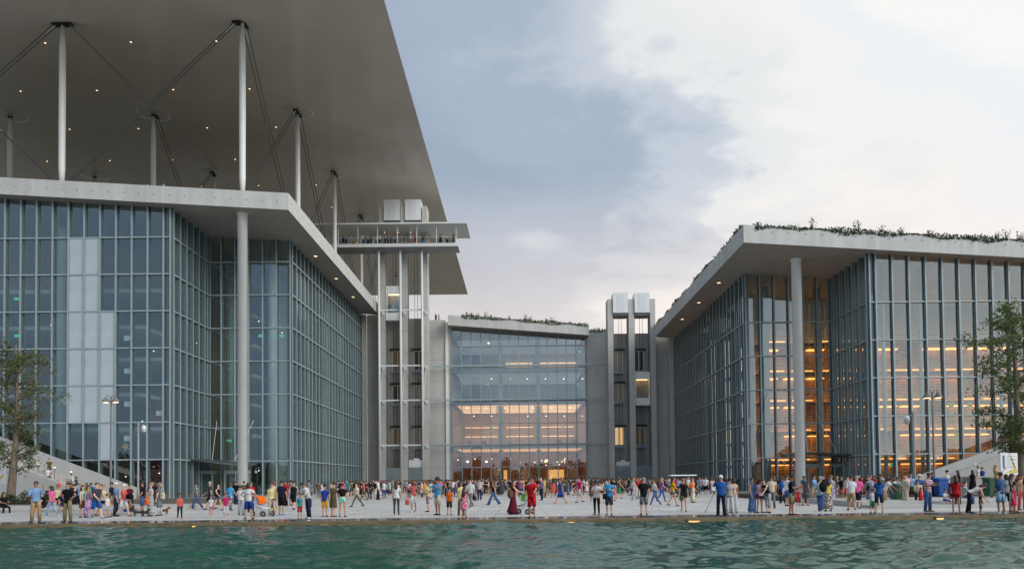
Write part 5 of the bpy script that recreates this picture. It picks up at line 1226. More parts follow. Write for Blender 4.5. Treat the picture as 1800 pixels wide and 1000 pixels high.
# facing: 0 = towards the viewer, 90 = to the right of the picture, 180 = away, -90 = to the left
E = "at the water's edge"
NEAR = [
 (63,917,'m','call',20,'light blue shirt','tan trousers','black short',1.78,'grey',E), (91,909,'w','walk',-100,'pink tee','pale denim slim','brown bob',1.60,'white','near the left wall'),
 (119,917,'m','hips',-12,'black tee','khaki trousers','black short',1.72,'dark',E), (101,899,'w','stand',60,'beige tank','black hot','blond bun',1.62,'dark','below the left stairs'),
 (132,900,'w','hold',-50,'black tank','black shorts','black bun',1.66,'dark','behind the black t-shirt on the left'), (140,893,'m','stand',160,'light blue tee','dark denim trousers','blond short',1.76,'dark','below the left stairs'),
 (152,892,'m','phone',40,'lime tee','dark grey trousers','black short',1.74,'dark','below the left stairs'), (160,888,'m','stand2',180,'blue tee','dark denim trousers','black short',1.75,'dark','below the left stairs'),
 (146,909,'w','stand',70,'mint tank','brown skirt','brown long',1.60,'brown','in the left group'), (155,909,'w','stand2',80,'mauve tank','purple longskirt floral','brown bob',1.58,'brown','in the left group'),
 (169,911,'m','walk',70,'dark grey tee','blue shorts','brown short',1.74,'blue','in the left group'), (181,908,'w','walk',85,'beige strap','black hot','blond bun',1.66,'brown','in the left group'),
 (189,909,'c','stand2',80,'white tee','light grey shorts','black short',1.12,'navy','in the left group'), (204,907,'m','stand',110,'light blue shirt plaid','dark denim trousers','white cap',1.70,'brown','in the left group'),
 (217,907,'w','walk',85,'coral long','white shorts','white cap',1.64,'brown','in the left group'),
 (250,904,'m','stand2',-60,'black tee','denim shorts','black short',1.76,'dark','beside the left lamp post'), (265,907,'w','stand2',-40,'black maxi striped',None,'blond bun',1.66,'brown','walking small dogs'),
 (280,906,'w','stand',-80,'grey dress','white slim','blond bob',1.66,'brown','beside a small brown dog'), (268,897,'m','stand',20,'navy tee','dark denim trousers','black short',1.78,'dark','behind the striped dress'),
 (316,912,'c','walk',30,'coral tank','navy slim','brown bun',1.18,'pink',E), (346,895,'w','walk',-80,'navy tee floral','denim trousers','black bun',1.70,'white','outside the left glass corner'),
 (370,895,'m','walk',-75,'dark grey tee','navy shorts','grey short',1.76,'navy','outside the left glass corner'), (383,896,'w','walk',60,'black tank','denim hot','black long',1.60,'dark','outside the left glass corner'),
 (371,909,'c','stand',0,'white tee','pink hot','black bun',1.02,'white',E), (397,909,'c','stand2',20,'magenta tee','white capri','brown bun',1.12,'white',E),
 (404,897,'w','walk',160,'sky blue tee','dark grey trousers floral','brown bob',1.66,'dark','outside the left entrance'), (415,886,'m','stand',170,'black tee','dark denim trousers','black short',1.76,'dark','outside the left entrance'),
 (424,905,'m','stand2',185,'white tee','light grey trousers','black short',1.50,'dark','beside the white column'), (437,912,'w','hips',175,'white tee','royal blue shorts','brown bob',1.62,'brown',E),
 (441,900,'w','stand',30,'red tee','black trousers','black long',1.68,'dark','beside the white column'), (429,886,'m','stand2',190,'olive tee','navy trousers','black short',1.76,'dark','beside the white column'),
 (478,905,'w','stand',20,'pale yellow tee','beige trousers','brown bun',1.58,'brown','behind the pushchair'), (482,906,'c','stand',150,'pale pink tee','yellow shorts','brown bun',.82,'white','beside the pushchair'),
 (495,905,'m','stand',170,'navy tee','black shorts','black short',1.72,'blue','beside the pushchair'), (481,892,'w','stand2',170,'beige tee','brown trousers','red curly',1.66,'brown','behind the yellow shirt'),
 (502,889,'m','stand',-20,'red tee','black trousers','black short',1.74,'dark','before the left wing'), (512,888,'m','stand2',160,'grey tee','denim shorts','black short',1.78,'dark','before the left wing'),
 (516,896,'m','walk',175,'black tank','black shorts','black short',1.74,'navy','before the left wing'), (527,912,'c','stand',0,'aqua tee','red shorts','black short',1.12,'navy',E),
 (542,911,'m','stoop',-30,'white shirt','dark denim trousers','black short',1.70,'white',E), (543,890,'m','stand',190,'grey tee','dark grey trousers','black short',1.76,'dark','behind the white shirt'),
 (571,908,'c','stand',178,'royal blue tee','amber shorts','black short',1.50,'navy',E), (586,908,'w','phone',150,'olive dress',None,'black bun',1.60,'brown',E), (602,908,'w','stand2',185,'black crop','mint hot','brown bun',1.56,'dark',E),
 (567,876,'w','walk',40,'white dress',None,'black long',1.68,'brown','before the left wing'), (583,877,'w','stand',10,'beige dress floral',None,'brown long',1.64,'brown','before the left wing'), (609,873,'m','stand',70,'light blue shirt','beige trousers','grey bald',1.76,'brown','before the left wing'),
 (628,890,'w','stride',-80,'white tank','olive slim','black bun',1.64,'dark','crossing the open plaza'), (636,878,'m','walk',60,'black tee','black shorts','black short',1.80,'navy','before the tall lift tower'), (652,877,'w','stand2',-60,'black tee','black trousers','black long',1.66,'dark','before the tall lift tower'),
 (666,876,'w','stride',80,'black tank','white skirt','black long',1.70,'brown','before the tall lift tower'), (644,875,'m','walk',80,'navy tee','dark denim trousers','black short',1.70,'dark','before the tall lift tower'),
 (697,904,'w','stand',178,'white tee','dark grey slim','brown long',1.60,'brown',E), (727,899,'w','photo',-120,'salmon long','white shorts','red bob',1.64,'white','on the open plaza'), (752,899,'w','photo',-70,'pale yellow tee','maroon shorts floral','brown bun',1.58,'dark','on the open plaza'),
 (769,905,'m','photo',-40,'sky blue tee','beige shorts','navy hat',1.76,'dark',E), (790,905,'c','stand',180,'orange tee','black shorts','black short',1.30,'brown',E), (816,909,'c','stand2',170,'magenta dress floral',None,'brown long',1.26,'brown',E),
 (811,906,'w','stand',30,'pale yellow tee','olive trousers','brown long',1.58,'brown','behind the floral dress'), (828,891,'m','walk',-30,'white shirt','grey slim','brown short',1.72,'dark','on the open plaza'), (843,879,'m','stand',175,'white tee striped','dark denim trousers','black short',1.80,'white','before the central hall'),
 (868,887,'w','stride',-85,'black strap','denim wide','brown long',1.70,'brown','on the open plaza'), (806,872,'m','walk',-60,'blue shirt','salmon shorts','black short',1.78,'dark','before the central hall'), (789,868,'w','phone',60,'navy tank','dark denim trousers','black bun',1.72,'dark','before the central hall'),
 (902,904,'w','push',85,'burgundy maxi',None,'brown bun',1.66,'dark','holding the lime pushchair'), (935,910,'m','hold',-15,'red tee','red shorts','black short',1.74,'dark',E), (952,879,'m','phone',-70,'mauve shirt','navy trousers','white bald',1.76,'dark','before the central hall'),
 (957,874,'m','stand',80,'yellow tee','beige shorts','brown short',1.74,'brown','before the central hall'), (972,874,'w','stand',175,'coral dress',None,'black long',1.64,'brown','before the central hall'), (986,885,'m','stride',-85,'blue tee','royal blue shorts','black short',1.78,'orange','on the open plaza'),
 (1003,869,'w','stand',0,'white maxi',None,'brown long',1.66,'brown','before the central hall'), (1019,883,'m','walk',-70,'magenta tee','light grey shorts','black short',1.80,'navy','on the open plaza'), (1031,870,'w','walk',60,'white dress',None,'brown long',1.68,'brown','before the central hall'),
 (1041,881,'w','walk',170,'brown dress',None,'black long',1.70,'pink','on the open plaza'), (1049,905,'w','phone',-30,'white tee','black slim','black curly',1.58,'brown',E), (1071,905,'m','phone',-15,'sky blue tee','dark grey shorts','black short',1.66,'navy',E), (1058,884,'w','stand',190,'peach tank','navy hot','brown long',1.66,'brown','behind the blue t-shirt'),
 (1088,876,'w','walk',100,'olive tank','green skirt','brown bun',1.66,'dark','before the short lift tower'), (1078,880,'w','stand2',150,'black tee','pink shorts','black curly',1.68,'dark','before the short lift tower'),
 (1132,905,'m','stand',178,'black tee','grey shorts','grey bald',1.70,'dark',E), (1115,878,'w','walk',-70,'white tank','light grey trousers','blond bun',1.70,'brown','before the short lift tower'), (1152,890,'w','stride',-85,'white crop','denim slim','brown long',1.68,'white','crossing the open plaza'),
 (1163,881,'w','walk',80,'purple tee','blue slim','blond long',1.72,'brown','before the right wing'), (1183,889,'w','walk',85,'mustard tee','denim hot','black long',1.68,'brown','crossing the open plaza'), (1202,899,'w','walk',-15,'black romper',None,'blond bun',1.64,'brown','on the open plaza'),
 (1218,883,'w','stand2',75,'peach tank','beige longskirt','red long',1.66,'brown','beside the white buggy'), (1241,869,'m','walk',-20,'white tee','black shorts','black short',1.80,'dark','before the right wing'), (1252,867,'w','walk',-10,'white tank','black slim','blond long',1.70,'white','before the right wing'),
 (1268,906,'m','photo',178,'blue tee','navy trousers','white short',1.74,'dark',E), (1283,905,'w','stand',178,'light grey tee','white trousers','black bun',1.60,'brown',E), (1290,901,'w','stand2',185,'peach tee','white wide','black bob',1.62,'brown','behind the grey top'),
 (1323,901,'w','stand',40,'denim maxi',None,'brown bun',1.60,'white',E), (1314,863,'m','stand',170,'black tee','dark grey trousers','black short',1.78,'dark','before the right wing'), (1297,863,'m','stand',180,'dark green tee','denim trousers','grey short',1.74,'dark','before the right wing'),
 (1336,901,'w','phone',30,'purple tee floral','black hot','brown long',1.58,'brown','beside the denim dress'), (1350,901,'w','stoop',-60,'black tank','light grey capri','brown short',1.66,'dark','before the library corner'), (1357,893,'m','stand',180,'beige tee','grey trousers','brown short',1.70,'dark','before the library corner'),
 (1376,884,'m','stand2',190,'blue tee','navy trousers','brown short',1.62,'dark','before the library column'), (1384,889,'m','stand',110,'white tee','denim shorts','black short',1.72,'dark','before the library column'), (1392,905,'m','phone',60,'navy tee','khaki shorts','black short',1.72,'dark',E),
 (1403,889,'c','stand',0,'red tee','red slim','brown bun',.96,'pink','before the library column'), (1411,888,'c','hold',20,'white tee','white capri','brown bun',1.05,'brown','before the library column'), (1416,888,'w','stand',10,'dark grey dress',None,'brown bun',1.66,'brown','before the library column'), (1413,874,'w','stand',180,'teal tee','beige trousers','red bun',1.68,'dark','beside the library column'),
 (1431,881,'m','walk',40,'light blue shirt','beige trousers','black short',1.76,'dark','outside the right entrance'), (1443,899,'m','stride',150,'teal shirt plaid','denim trousers','grey short',1.72,'white','with a black backpack'), (1456,898,'w','stand',180,'yellow tee','brown longskirt floral','black long',1.56,'dark','beside the backpack wearer'),
 (1462,886,'w','stand2',170,'mauve maxi floral',None,'blond bun',1.70,'brown','outside the right entrance'), (1472,876,'w','walk',120,'grey tank','white shorts','blond long',1.68,'brown','outside the right entrance'), (1497,897,'m','walk',165,'white shirt','tan shorts','black short',1.70,'dark','outside the right entrance'),
 (1507,895,'m','walk',150,'pink shirt','navy shorts','grey bald',1.72,'dark','beside the tan shorts'), (1491,886,'m','stand',180,'pale pink shirt plaid','navy shorts','black short',1.70,'dark','outside the right entrance'), (1511,870,'m','stand',-30,'burgundy tee','dark grey trousers','black short',1.78,'dark','outside the right entrance'), (1517,880,'w','walk',-60,'maroon tee','navy skirt','black long',1.68,'brown','outside the right entrance'),
 (1528,886,'m','walk',100,'navy tee','denim trousers','brown short',1.72,'dark','below the library front'), (1537,893,'m','stoop',-150,'light grey shirt plaid','khaki trousers','brown short',1.74,'dark','below the library front'), (1534,901,'c','stand',180,'white tee','green shorts','black short',1.05,'dark','held by a grown-up'), (1546,901,'w','stand2',178,'blue tee','dark denim shorts','black long',1.62,'white','with a hand on a child'),
 (1525,871,'m','stand',20,'black tee','navy trousers','black short',1.80,'dark','below the library front'), (1538,872,'w','stand',-20,'red tee','navy skirt','brown bun',1.68,'dark','below the library front'), (1549,871,'m','stand2',-60,'white tee','navy trousers','black short',1.80,'dark','below the library front'),
 (1556,888,'w','stoop',60,'white tee','tan trousers','black long',1.64,'dark','below the library front'), (1568,885,'w','stoop',60,'white shirt','denim trousers','brown bun',1.62,'dark','beside the green bin'), (1592,889,'m','stand',-60,'beige shirt floral','beige trousers','grey bald',1.66,'brown','beside the green bin'), (1594,881,'m','stand',190,'pale pink shirt','grey trousers','brown bald',1.78,'dark','beside the camera pole'), (1602,878,'m','stand2',170,'light blue shirt','navy trousers','grey bald',1.76,'dark','beside the camera pole'),
 (1573,880,'w','stand',60,'black tee','black slim','black bun',1.66,'dark','beside the green bin'), (1580,878,'m','phone',40,'light blue tee','dark denim trousers','grey bald',1.5,'dark','beside the green bin'),
 (1632,899,'m','phone',30,'pale pink tee striped','denim trousers','brown short',1.76,'brown',E), (1681,903,'w','stand',165,'red romper',None,'brown long',1.62,'pink',E), (1705,901,'w','bend',70,'white tank','black trousers','black long',1.62,'dark',E), (1724,904,'c','stand2',60,'black tee','denim shorts','brown short',.92,'dark',E),
 (1760,903,'m','stand2',-150,'denim shirt','pale denim shorts','brown short',1.74,'white',E), (1770,898,'w','stand',160,'light grey tee','navy shorts','brown bob',1.64,'brown','behind the denim shirt'), (1781,899,'w','stand',40,'black tank','beige shorts','brown long',1.66,'brown','at the right edge'), (1783,900,'c','stand',30,'magenta dress',None,'brown bun',1.15,'brown','at the right edge'), (1797,896,'w','stand2',20,'peach tee','salmon trousers','brown bun',1.66,'brown','at the right edge'), (1793,880,'m','stand',170,'brown tee','olive trousers','grey bald',1.72,'dark','at the right edge'),
 (1372,878,'w','stand',150,'black dress',None,'black long',1.66,'dark','left of the library column'), (1362,876,'m','stand2',20,'dark grey tee','navy shorts','black short',1.76,'dark','left of the library column'), (1390,873,'w','stand',30,'peach strap','black slim','black long',1.66,'dark','left of the library column'), (1340,872,'m','stand2',170,'teal tee','black trousers','black short',1.74,'dark','left of the library column'),
 (1448,882,'m','stand',30,'black shirt','dark denim trousers','black short',1.74,'dark','outside the right entrance'), (1480,881,'w','stand2',-40,'black tee','salmon skirt','brown long',1.64,'dark','outside the right entrance'), (1520,876,'w','stand',200,'navy tank','black hot','black long',1.64,'dark','below the library front'), (1531,879,'m','hold',60,'dark grey shirt','black trousers','black short',1.76,'dark','below the library front'), (1562,876,'w','stand',-30,'burgundy tank','dark denim slim','brown long',1.66,'dark','below the library front'),
 (262,896,'w','stand',-70,'dark denim tee','black slim','brown long',1.62,'dark','behind the striped dress'), (174,900,'w','stand',60,'black strap','dark grey slim','black long',1.64,'dark','behind the left group'), (196,898,'m','stand2',-60,'navy shirt','khaki shorts','black short',1.74,'dark','behind the left group'), (228,898,'w','stand',60,'burgundy tee','black skirt','black bun',1.60,'dark','beside the left lamp post'), (124,894,'m','stand',10,'dark denim tee','black trousers','black short',1.74,'dark','below the left stairs'),
 (1812,900,'m','stand',150,'navy tee','denim trousers','black short',1.76,'dark','cut by the right edge'),
]
for px, py, kd, po, fa, tp, bt, hr, h, sh, pl in NEAR:
    at(px, py, kd, po, fa, tp, bt, hr, h, shoe=sh if sh in ('dark', 'white', 'blue', 'orange', 'pink', 'brown', 'navy') else 'dark', place=pl)
# seated and on the stairs
def seat(px, py, Y, Z, kd, po, fa, tp, bt, hr, h, pl, group='visitors on the stairs and walls'):
    person(XP(px, Y, py), Y, Z, kd, po, fa, tp, bt, hr, h, place=pl, group=group)
seat(5, 890, 39.6, .0, 'w', 'sit', 60, 'black tee', 'black slim', 'black long', 1.6, 'on the kerb under the left tree')
seat(77, 895, 39.7, .0, 'w', 'sit', -40, 'black dress', None, 'brown bun', 1.6, 'on the kerb behind the phone caller')
seat(112, 895, 39.7, .0, 'm', 'sit', 30, 'navy tee', 'dark denim shorts', 'black short', 1.7, 'on the kerb behind the black t-shirt')
seat(234, 900, 40, 0, 'w', 'floor', -30, 'brown tank', 'royal blue trousers', 'brown bun', 1.62, 'beside the left lamp post')
def stairz(X, foot, sl): return max(0, int(abs(X-foot)/.42+1)*.42*sl)
for px, Y, kd, po, fa, tp, bt, hr, h, pl in ((84, 71, 'm', 'stand', 30, 'white tee', 'navy trousers', 'black short', 1.74, 'on the left stairs'), (90, 71.2, 'c', 'stand', -40, 'white tee', 'denim shorts', 'black short', 1.15, 'on the left stairs'), (86, 74.5, 'm', 'walk', 40, 'olive tee', 'dark grey trousers', 'black short', 1.76, 'highest on the left stairs'),
    (90, 69, 'w', 'sit', 60, 'white tank', 'denim trousers', 'black bun', 1.64, 'on the left stairs'), (100, 69.5, 'm', 'sit', 60, 'white tee', 'light grey trousers', 'black short', 1.74, 'on the left stairs'), (127, 75.5, 'm', 'sit', -60, 'white shirt', 'grey trousers', 'black short', 1.76, 'against the inner stair wall'), (135, 74.5, 'w', 'sit', -60, 'dark grey tee', 'brown trousers', 'black bob', 1.64, 'against the inner stair wall'),
    (109, 68, 'm', 'sit', 50, 'green tee', 'grey trousers', 'grey bald', 1.72, 'low on the left stairs')):
    X = XP(px, Y, 830); zz = stairz(X, footL, slL); person(X, Y, zz-(.30 if po == 'sit' else 0), kd, po, fa, tp, bt, hr, h, place=pl, group='visitors on the stairs and walls')
for px, Y, kd, po, fa, tp, bt, hr, h, pl in ((1731, 70, 'm', 'sit', -50, 'sky blue tee', 'dark grey trousers', 'black short', 1.74, 'high on the right stairs'), (1739, 70, 'w', 'sit', -40, 'pale pink tee', 'denim trousers', 'brown bun', 1.64, 'high on the right stairs'), (1697, 71, 'm', 'stand', -60, 'lime tee', 'grey trousers', 'black short', 1.72, 'midway up the right stairs'), (1690, 69, 'm', 'sit', -50, 'light blue tee', 'navy trousers', 'black short', 1.72, 'low on the right stairs'), (1703, 70, 'w', 'sit', -50, 'dark grey tee', 'black trousers', 'black bun', 1.62, 'midway up the right stairs')):
    X = XP(px, Y, 820); zz = stairz(X, footR, slR); person(X, Y, zz-(.30 if po == 'sit' else 0), kd, po, fa, tp, bt, hr, h, place=pl, group='visitors on the stairs and walls')
g = ground_at(1660, 889)
for px, Y, Z, kd, po, fa, tp, bt, hr, h, pl in ((1660, 38.2, .0, 'c', 'sit', 10, 'white tee', 'royal blue shorts', 'black short', 1.15, 'on the right kerb'), (1672, 38.2, .0, 'w', 'sit', 20, 'black tee', 'black slim', 'brown bun', 1.58, 'on the right kerb'), (1694, 38.3, .0, 'm', 'sit', 60, 'black tee striped', 'denim trousers', 'brown short', 1.66, 'on the right kerb'), (1614, 42, .3, 'm', 'sit', 20, 'blue tee', 'navy trousers', 'white cap', 1.8, 'behind the camera pole'), (1613, 41, .12, 'w', 'sit', -20, 'beige tee', 'black trousers', 'black long', 1.6, 'beside the camera pole'),
    (1665, 47, .3, 'w', 'stand', 185, 'white tank', 'black slim', 'black bun', 1.66, 'beside the blue bin'), (1684, 48, .3, 'w', 'stand2', 170, 'black tank', 'dark denim slim', 'brown long', 1.66, 'behind the red romper'), (1710, 49, .3, 'w', 'stand', 160, 'black maxi', None, 'black long', 1.66, 'at the concrete block'), (1720, 54, .8, 'm', 'stand', 20, 'white tee', 'navy trousers', 'black short', 1.5, 'behind the concrete block'), (1727, 54, .7, 'w', 'stand', 170, 'royal blue tee', 'black trousers', 'black bun', 1.5, 'behind the concrete block'), (1752, 43, .6, 'w', 'photo', 60, 'tan tank', 'brown trousers', 'blond long', 1.6, 'under the map board'), (1640, 47, .3, 'm', 'stand', 60, 'blue tee', 'navy trousers', 'brown short', 1.55, 'behind the right street lamp')):
    seat(px, 860, Y, Z, kd, po, fa, tp, bt, hr, h, pl)
# crowd farther back: one by one, each with its own clothes
rng = random.Random(42)
TC = ['white']*5+['black']*7+['dark grey', 'navy', 'dark denim']+['navy', 'navy', 'light blue', 'blue', 'red', 'pink', 'grey', 'dark grey', 'yellow', 'mint', 'beige', 'olive', 'coral', 'purple', 'teal', 'mustard', 'burgundy', 'pale pink', 'sky blue', 'light grey', 'brown', 'peach', 'green']
BC = ['black', 'navy', 'denim', 'dark denim', 'denim', 'beige', 'white', 'grey', 'khaki', 'dark grey', 'olive', 'black', 'black']
def zone(X):
    return 'before the left wing' if X < -24 else 'before the tall lift tower' if X < -15 else "at the hall's left half" if X < -1 else "at the hall's right half" if X < 12 else 'before the short lift tower' if X < 22 else 'before the right wing'
used = set(); placed = []
cnt = 0
while cnt < 118:
    u = rng.random(); Y = 60+rng.random()**.8*52; lim = 21.5 if Y > 95 else 24.5
    X = rng.gauss(-1, 11.5)
    if not -lim < X < lim: continue
    if Y < 68 and rng.random() < .5: continue
    if any(abs(X-a)+abs(Y-b) < .8 for a, b in placed): continue
    kd = 'm' if rng.random() < .5 else 'w'; kd = 'c' if rng.random() < .05 else kd
    po = rng.choice(['stand', 'stand', 'stand2', 'walk', 'walk', 'fold', 'phone', 'photo', 'hold', 'stand2'])
    tst = rng.choice(['tee', 'tee', 'shirt']) if kd != 'w' else rng.choice(['tee', 'tank', 'tee', 'strap', 'dress', 'maxi'])
    tcol = rng.choice(TC); bst = rng.choice(['trousers', 'shorts', 'trousers']) if kd != 'w' else rng.choice(['slim', 'trousers', 'hot', 'skirt', 'shorts']); bcol = rng.choice(BC)
    bot = None if tst in ('dress', 'maxi') else bcol+' '+bst
    hair = rng.choice(['black short', 'black short', 'brown short', 'grey bald']) if kd != 'w' else rng.choice(['black long', 'brown long', 'brown bun', 'black bun', 'blond long', 'brown bob'])
    key = (tcol, tst, bot, POSEW[po], zone(X))
    if key in used: continue
    used.add(key); placed.append((X, Y)); cnt += 1
    person(X, Y, 0, kd, po, rng.choice([rng.uniform(0, 360), 180, 180, 0, 90, -90])+rng.gauss(0, 12), tcol+' '+tst, bot, hair, (rng.gauss(1.76, .05) if kd == 'm' else rng.gauss(1.66, .05) if kd == 'w' else 1.2), place=zone(X), group='crowd before the central hall')
# the far mass of heads at the foot of the hall, beyond counting
def far_crowd(n=460):
    import numpy as np
    rg = random.Random(8); V = []; Fc = []; MI = []; mats = []; idx = {}; base = 0
    def mi(m):
        if m.name not in idx: idx[m.name] = len(mats); mats.append(m)
        return idx[m.name]
    for k in range(n):
        Y = 67+rg.random()**.75*54; X = rg.uniform(-22.5, 22.5) if rg.random() < .6 else rg.gauss(0, 8)
        if abs(X) > 23: continue
        kd = rg.choice('mw'); po = rg.choice(['stand', 'stand2', 'fold', 'walk', 'phone']); a = rg.choice([180, 180, 0, 90, -90])+rg.gauss(0, 20)
        tst = 'tee' if kd == 'm' else rg.choice(['tee', 'tank', 'dress']); sc = rg.gauss(1.0, .04)*(1 if kd == 'm' else .95)
        ms = [(body_mesh(po, kd), SKIN[rg.randrange(4)]), (top_mesh(po, kd, tst), cloth(rg.choice(TC))), (bottom_mesh(po, kd, rg.choice(['trousers', 'shorts', 'slim'])), cloth(rg.choice(BC))), (hair_mesh(po, kd, rg.choice(['short'] if kd == 'm' else ['long', 'bun'])), HAIRC[rg.choice(['black', 'brown', 'black'])])]
        mt = Matrix.Translation((X, Y, 0)) @ Matrix.Rotation(R(a), 4, 'Z') @ Matrix.Scale(sc, 4)
        for me, m in ms:
            co = np.empty(len(me.vertices)*3); me.vertices.foreach_get('co', co); co = co.reshape(-1, 3) @ np.array(mt.to_3x3()).T+np.array(mt.translation)
            V.append(co); i_ = mi(m)
            for p in me.polygons: Fc.append([q+base for q in p.vertices]); MI.append(i_)
            base += len(me.vertices)
    me = bpy.data.meshes.new('crowd'); me.from_pydata(np.concatenate(V).tolist(), [], Fc)
    for m in mats: me.materials.append(m)
    me.polygons.foreach_set('material_index', MI); me.polygons.foreach_set('use_smooth', [True]*len(Fc)); me.update()
    o = bpy.data.objects.new('crowd', me); COL.objects.link(o); o['kind'] = 'stuff'; tag(o, 'dense distant crowd at the foot of the glass hall and lift towers', 'crowd')
far_crowd()
# visitors on the observation bridge
bp = [(565, 'black tee', 'navy trousers', 'm'), (571, 'dark grey tee', 'black trousers', 'm'), (598, 'light grey tee', 'denim trousers', 'w'), (603, 'black tee', 'black trousers', 'm'), (608, 'mauve tee', 'navy trousers', 'm'), (613, 'sky blue tee', 'denim shorts', 'c'), (617, 'aqua tee', 'tan shorts', 'm'), (622, 'yellow tee', 'red shorts', 'c'), (629, 'burgundy tee', 'black trousers', 'w'), (638, 'white tee', 'denim trousers', 'm'), (642, 'dark grey tank', 'grey trousers', 'w'), (647, 'light grey tee', 'black trousers', 'm'), (652, 'brown tee', 'navy trousers', 'w'), (656, 'white maxi', None, 'w'), (661, 'mint tank', 'denim trousers', 'w'), (667, 'white shirt', 'navy shorts', 'm'), (677, 'grey tee', 'dark grey trousers', 'm'), (682, 'navy tee', 'black trousers', 'm'), (687, 'dark denim tee', 'navy trousers', 'm'), (694, 'white tank', 'black skirt', 'w'), (698, 'mauve tank', 'navy trousers', 'w'), (711, 'olive tee', 'khaki trousers', 'w'), (722, 'light grey tee', 'grey trousers', 'm'), (730, 'red dress', None, 'w'), (744, 'black tee', 'denim trousers', 'm'), (755, 'dark grey tee', 'tan shorts', 'm'), (774, 'black dress', None, 'w'), (779, 'white tee', 'light grey trousers', 'm'), (786, 'beige tank', 'black trousers', 'w'), (797, 'dark green tee', 'navy trousers', 'm'), (800, 'yellow tank', 'white shorts', 'w')]
for i, (px, tp, bt, kd) in enumerate(bp):
    Y = BY0+.42+rng.random()*.7; hr = rng.choice(['black short', 'brown short']) if kd != 'w' else rng.choice(['black long', 'brown bun', 'brown long'])
    person(XP(px, Y, 410), Y, bz, kd, rng.choice(['stand', 'stand2', 'photo', 'fold', 'phone']), rng.choice([0, 10, -30, 90, 180, -90, 30]), tp, bt, hr, {'m': 1.86, 'w': 1.76, 'c': 1.35}[kd], place='on the high bridge', group='visitors on the viewing bridge')
for px, tp, bt, kd, fa in ((766, 'burgundy tee', 'dark denim trousers', 'm', 60), (771.5, 'mint tee', 'denim shorts', 'w', 110)):
    person(XP(px, 134, 550), 134, zl, kd, 'stand2' if kd == 'm' else 'hold', fa, tp, bt, 'brown short' if kd == 'm' else 'blond long', 1.78 if kd == 'm' else 1.6, place='on the roof terrace', group='visitors on the roof')
for px, tp in ((684, 'teal tee'), (690, 'light grey tee'), (696, 'aqua tee')):
    person(XP(px, TY+1.2, 530), TY+1.2, ZP(690, 549.5, TY+.6), 'm' if px != 690 else 'w', 'stand', 0 if px != 690 else 180, tp, 'navy trousers', 'black short', 1.7, place='in the high lift car', group='passengers in the lift')

# ================================================================== carried and wheeled things
def pushchair(px, py, face, hood, label, sc=1.0):
    g = ground_at(px, py); t = bpy.data.objects.new('pushchair', None); COL.objects.link(t); t.location = g; t.rotation_euler = (0, 0, R(face)); t.scale = (sc,)*3
    tag(t, label, 'pushchair', 'pushchairs')
    def ch(nm, mb, m, par=t, sm=False): o = bpy.data.objects.new(nm, mb.mesh(nm, m, sm)); COL.objects.link(o); o.parent = par; return o
    GR = mat('grey_frame', (0.45, 0.46, 0.48), 0.35, 0.05, metal=.4); SE = mat('pale_fabric', (0.55, 0.57, 0.6), 0.9, 0.1)
    fm = MB()
    for s in (-.24, .24):
        fm.tube([(s, .62, 1.02), (s, .28, .62), (s, -.42, .14)], .016, 6); fm.tube([(s, -.05, .42), (s, .34, .14)], .016, 6)
    fm.tube([(-.24, .62, 1.02), (.24, .62, 1.02)], .02, 6); fm.tube([(-.24, .34, .14), (.24, .34, .14)], .014, 6)
    ch('frame', fm, GR)
    ch('seat', MB().hexa([(-.2, -.3, .36), (.2, -.3, .36), (.2, .18, .42), (-.2, .18, .42)], [(-.22, -.3, .42), (.22, -.3, .42), (.22, .12, .5), (-.22, .12, .5)]).hexa([(-.2, .12, .44), (.2, .12, .44), (.2, .2, .42), (-.2, .2, .42)], [(-.2, .34, .86), (.2, .34, .86), (.2, .40, .86), (-.2, .40, .86)]), SE)
    hd = MB(); n = 7
    for i in range(n):
        a0 = R(10+100*i/n); a1 = R(10+100*(i+1)/n)
        hd.hexa([(-.23, .30-.34*math.sin(a0), .72+.30*math.cos(a0)), (.23, .30-.34*math.sin(a0), .72+.30*math.cos(a0)), (.23, .30-.34*math.sin(a1), .72+.30*math.cos(a1)), (-.23, .30-.34*math.sin(a1), .72+.30*math.cos(a1))], [(-.22, .30-.31*math.sin(a0), .72+.27*math.cos(a0)), (.22, .30-.31*math.sin(a0), .72+.27*math.cos(a0)), (.22, .30-.31*math.sin(a1), .72+.27*math.cos(a1)), (-.22, .30-.31*math.sin(a1), .72+.27*math.cos(a1))])
    ch('hood', hd, hood)
    for x_ in (-.27, .27):
        for y_ in (-.42, .34):
            w_ = ch('wheel', MB().tube([(x_-.02, y_, .13), (x_+.02, y_, .13)], .13, 14), BLACK); ch('hub', MB().tube([(x_-.024, y_, .13), (x_+.024, y_, .13)], .07, 10), GR, w_)
pushchair(461, 907, 60, cloth('orange'), 'light grey pushchair with orange hood beside the yellow shirt')
pushchair(921, 903, -120, cloth('lime'), 'dark pushchair with lime hood behind the red sportswear')
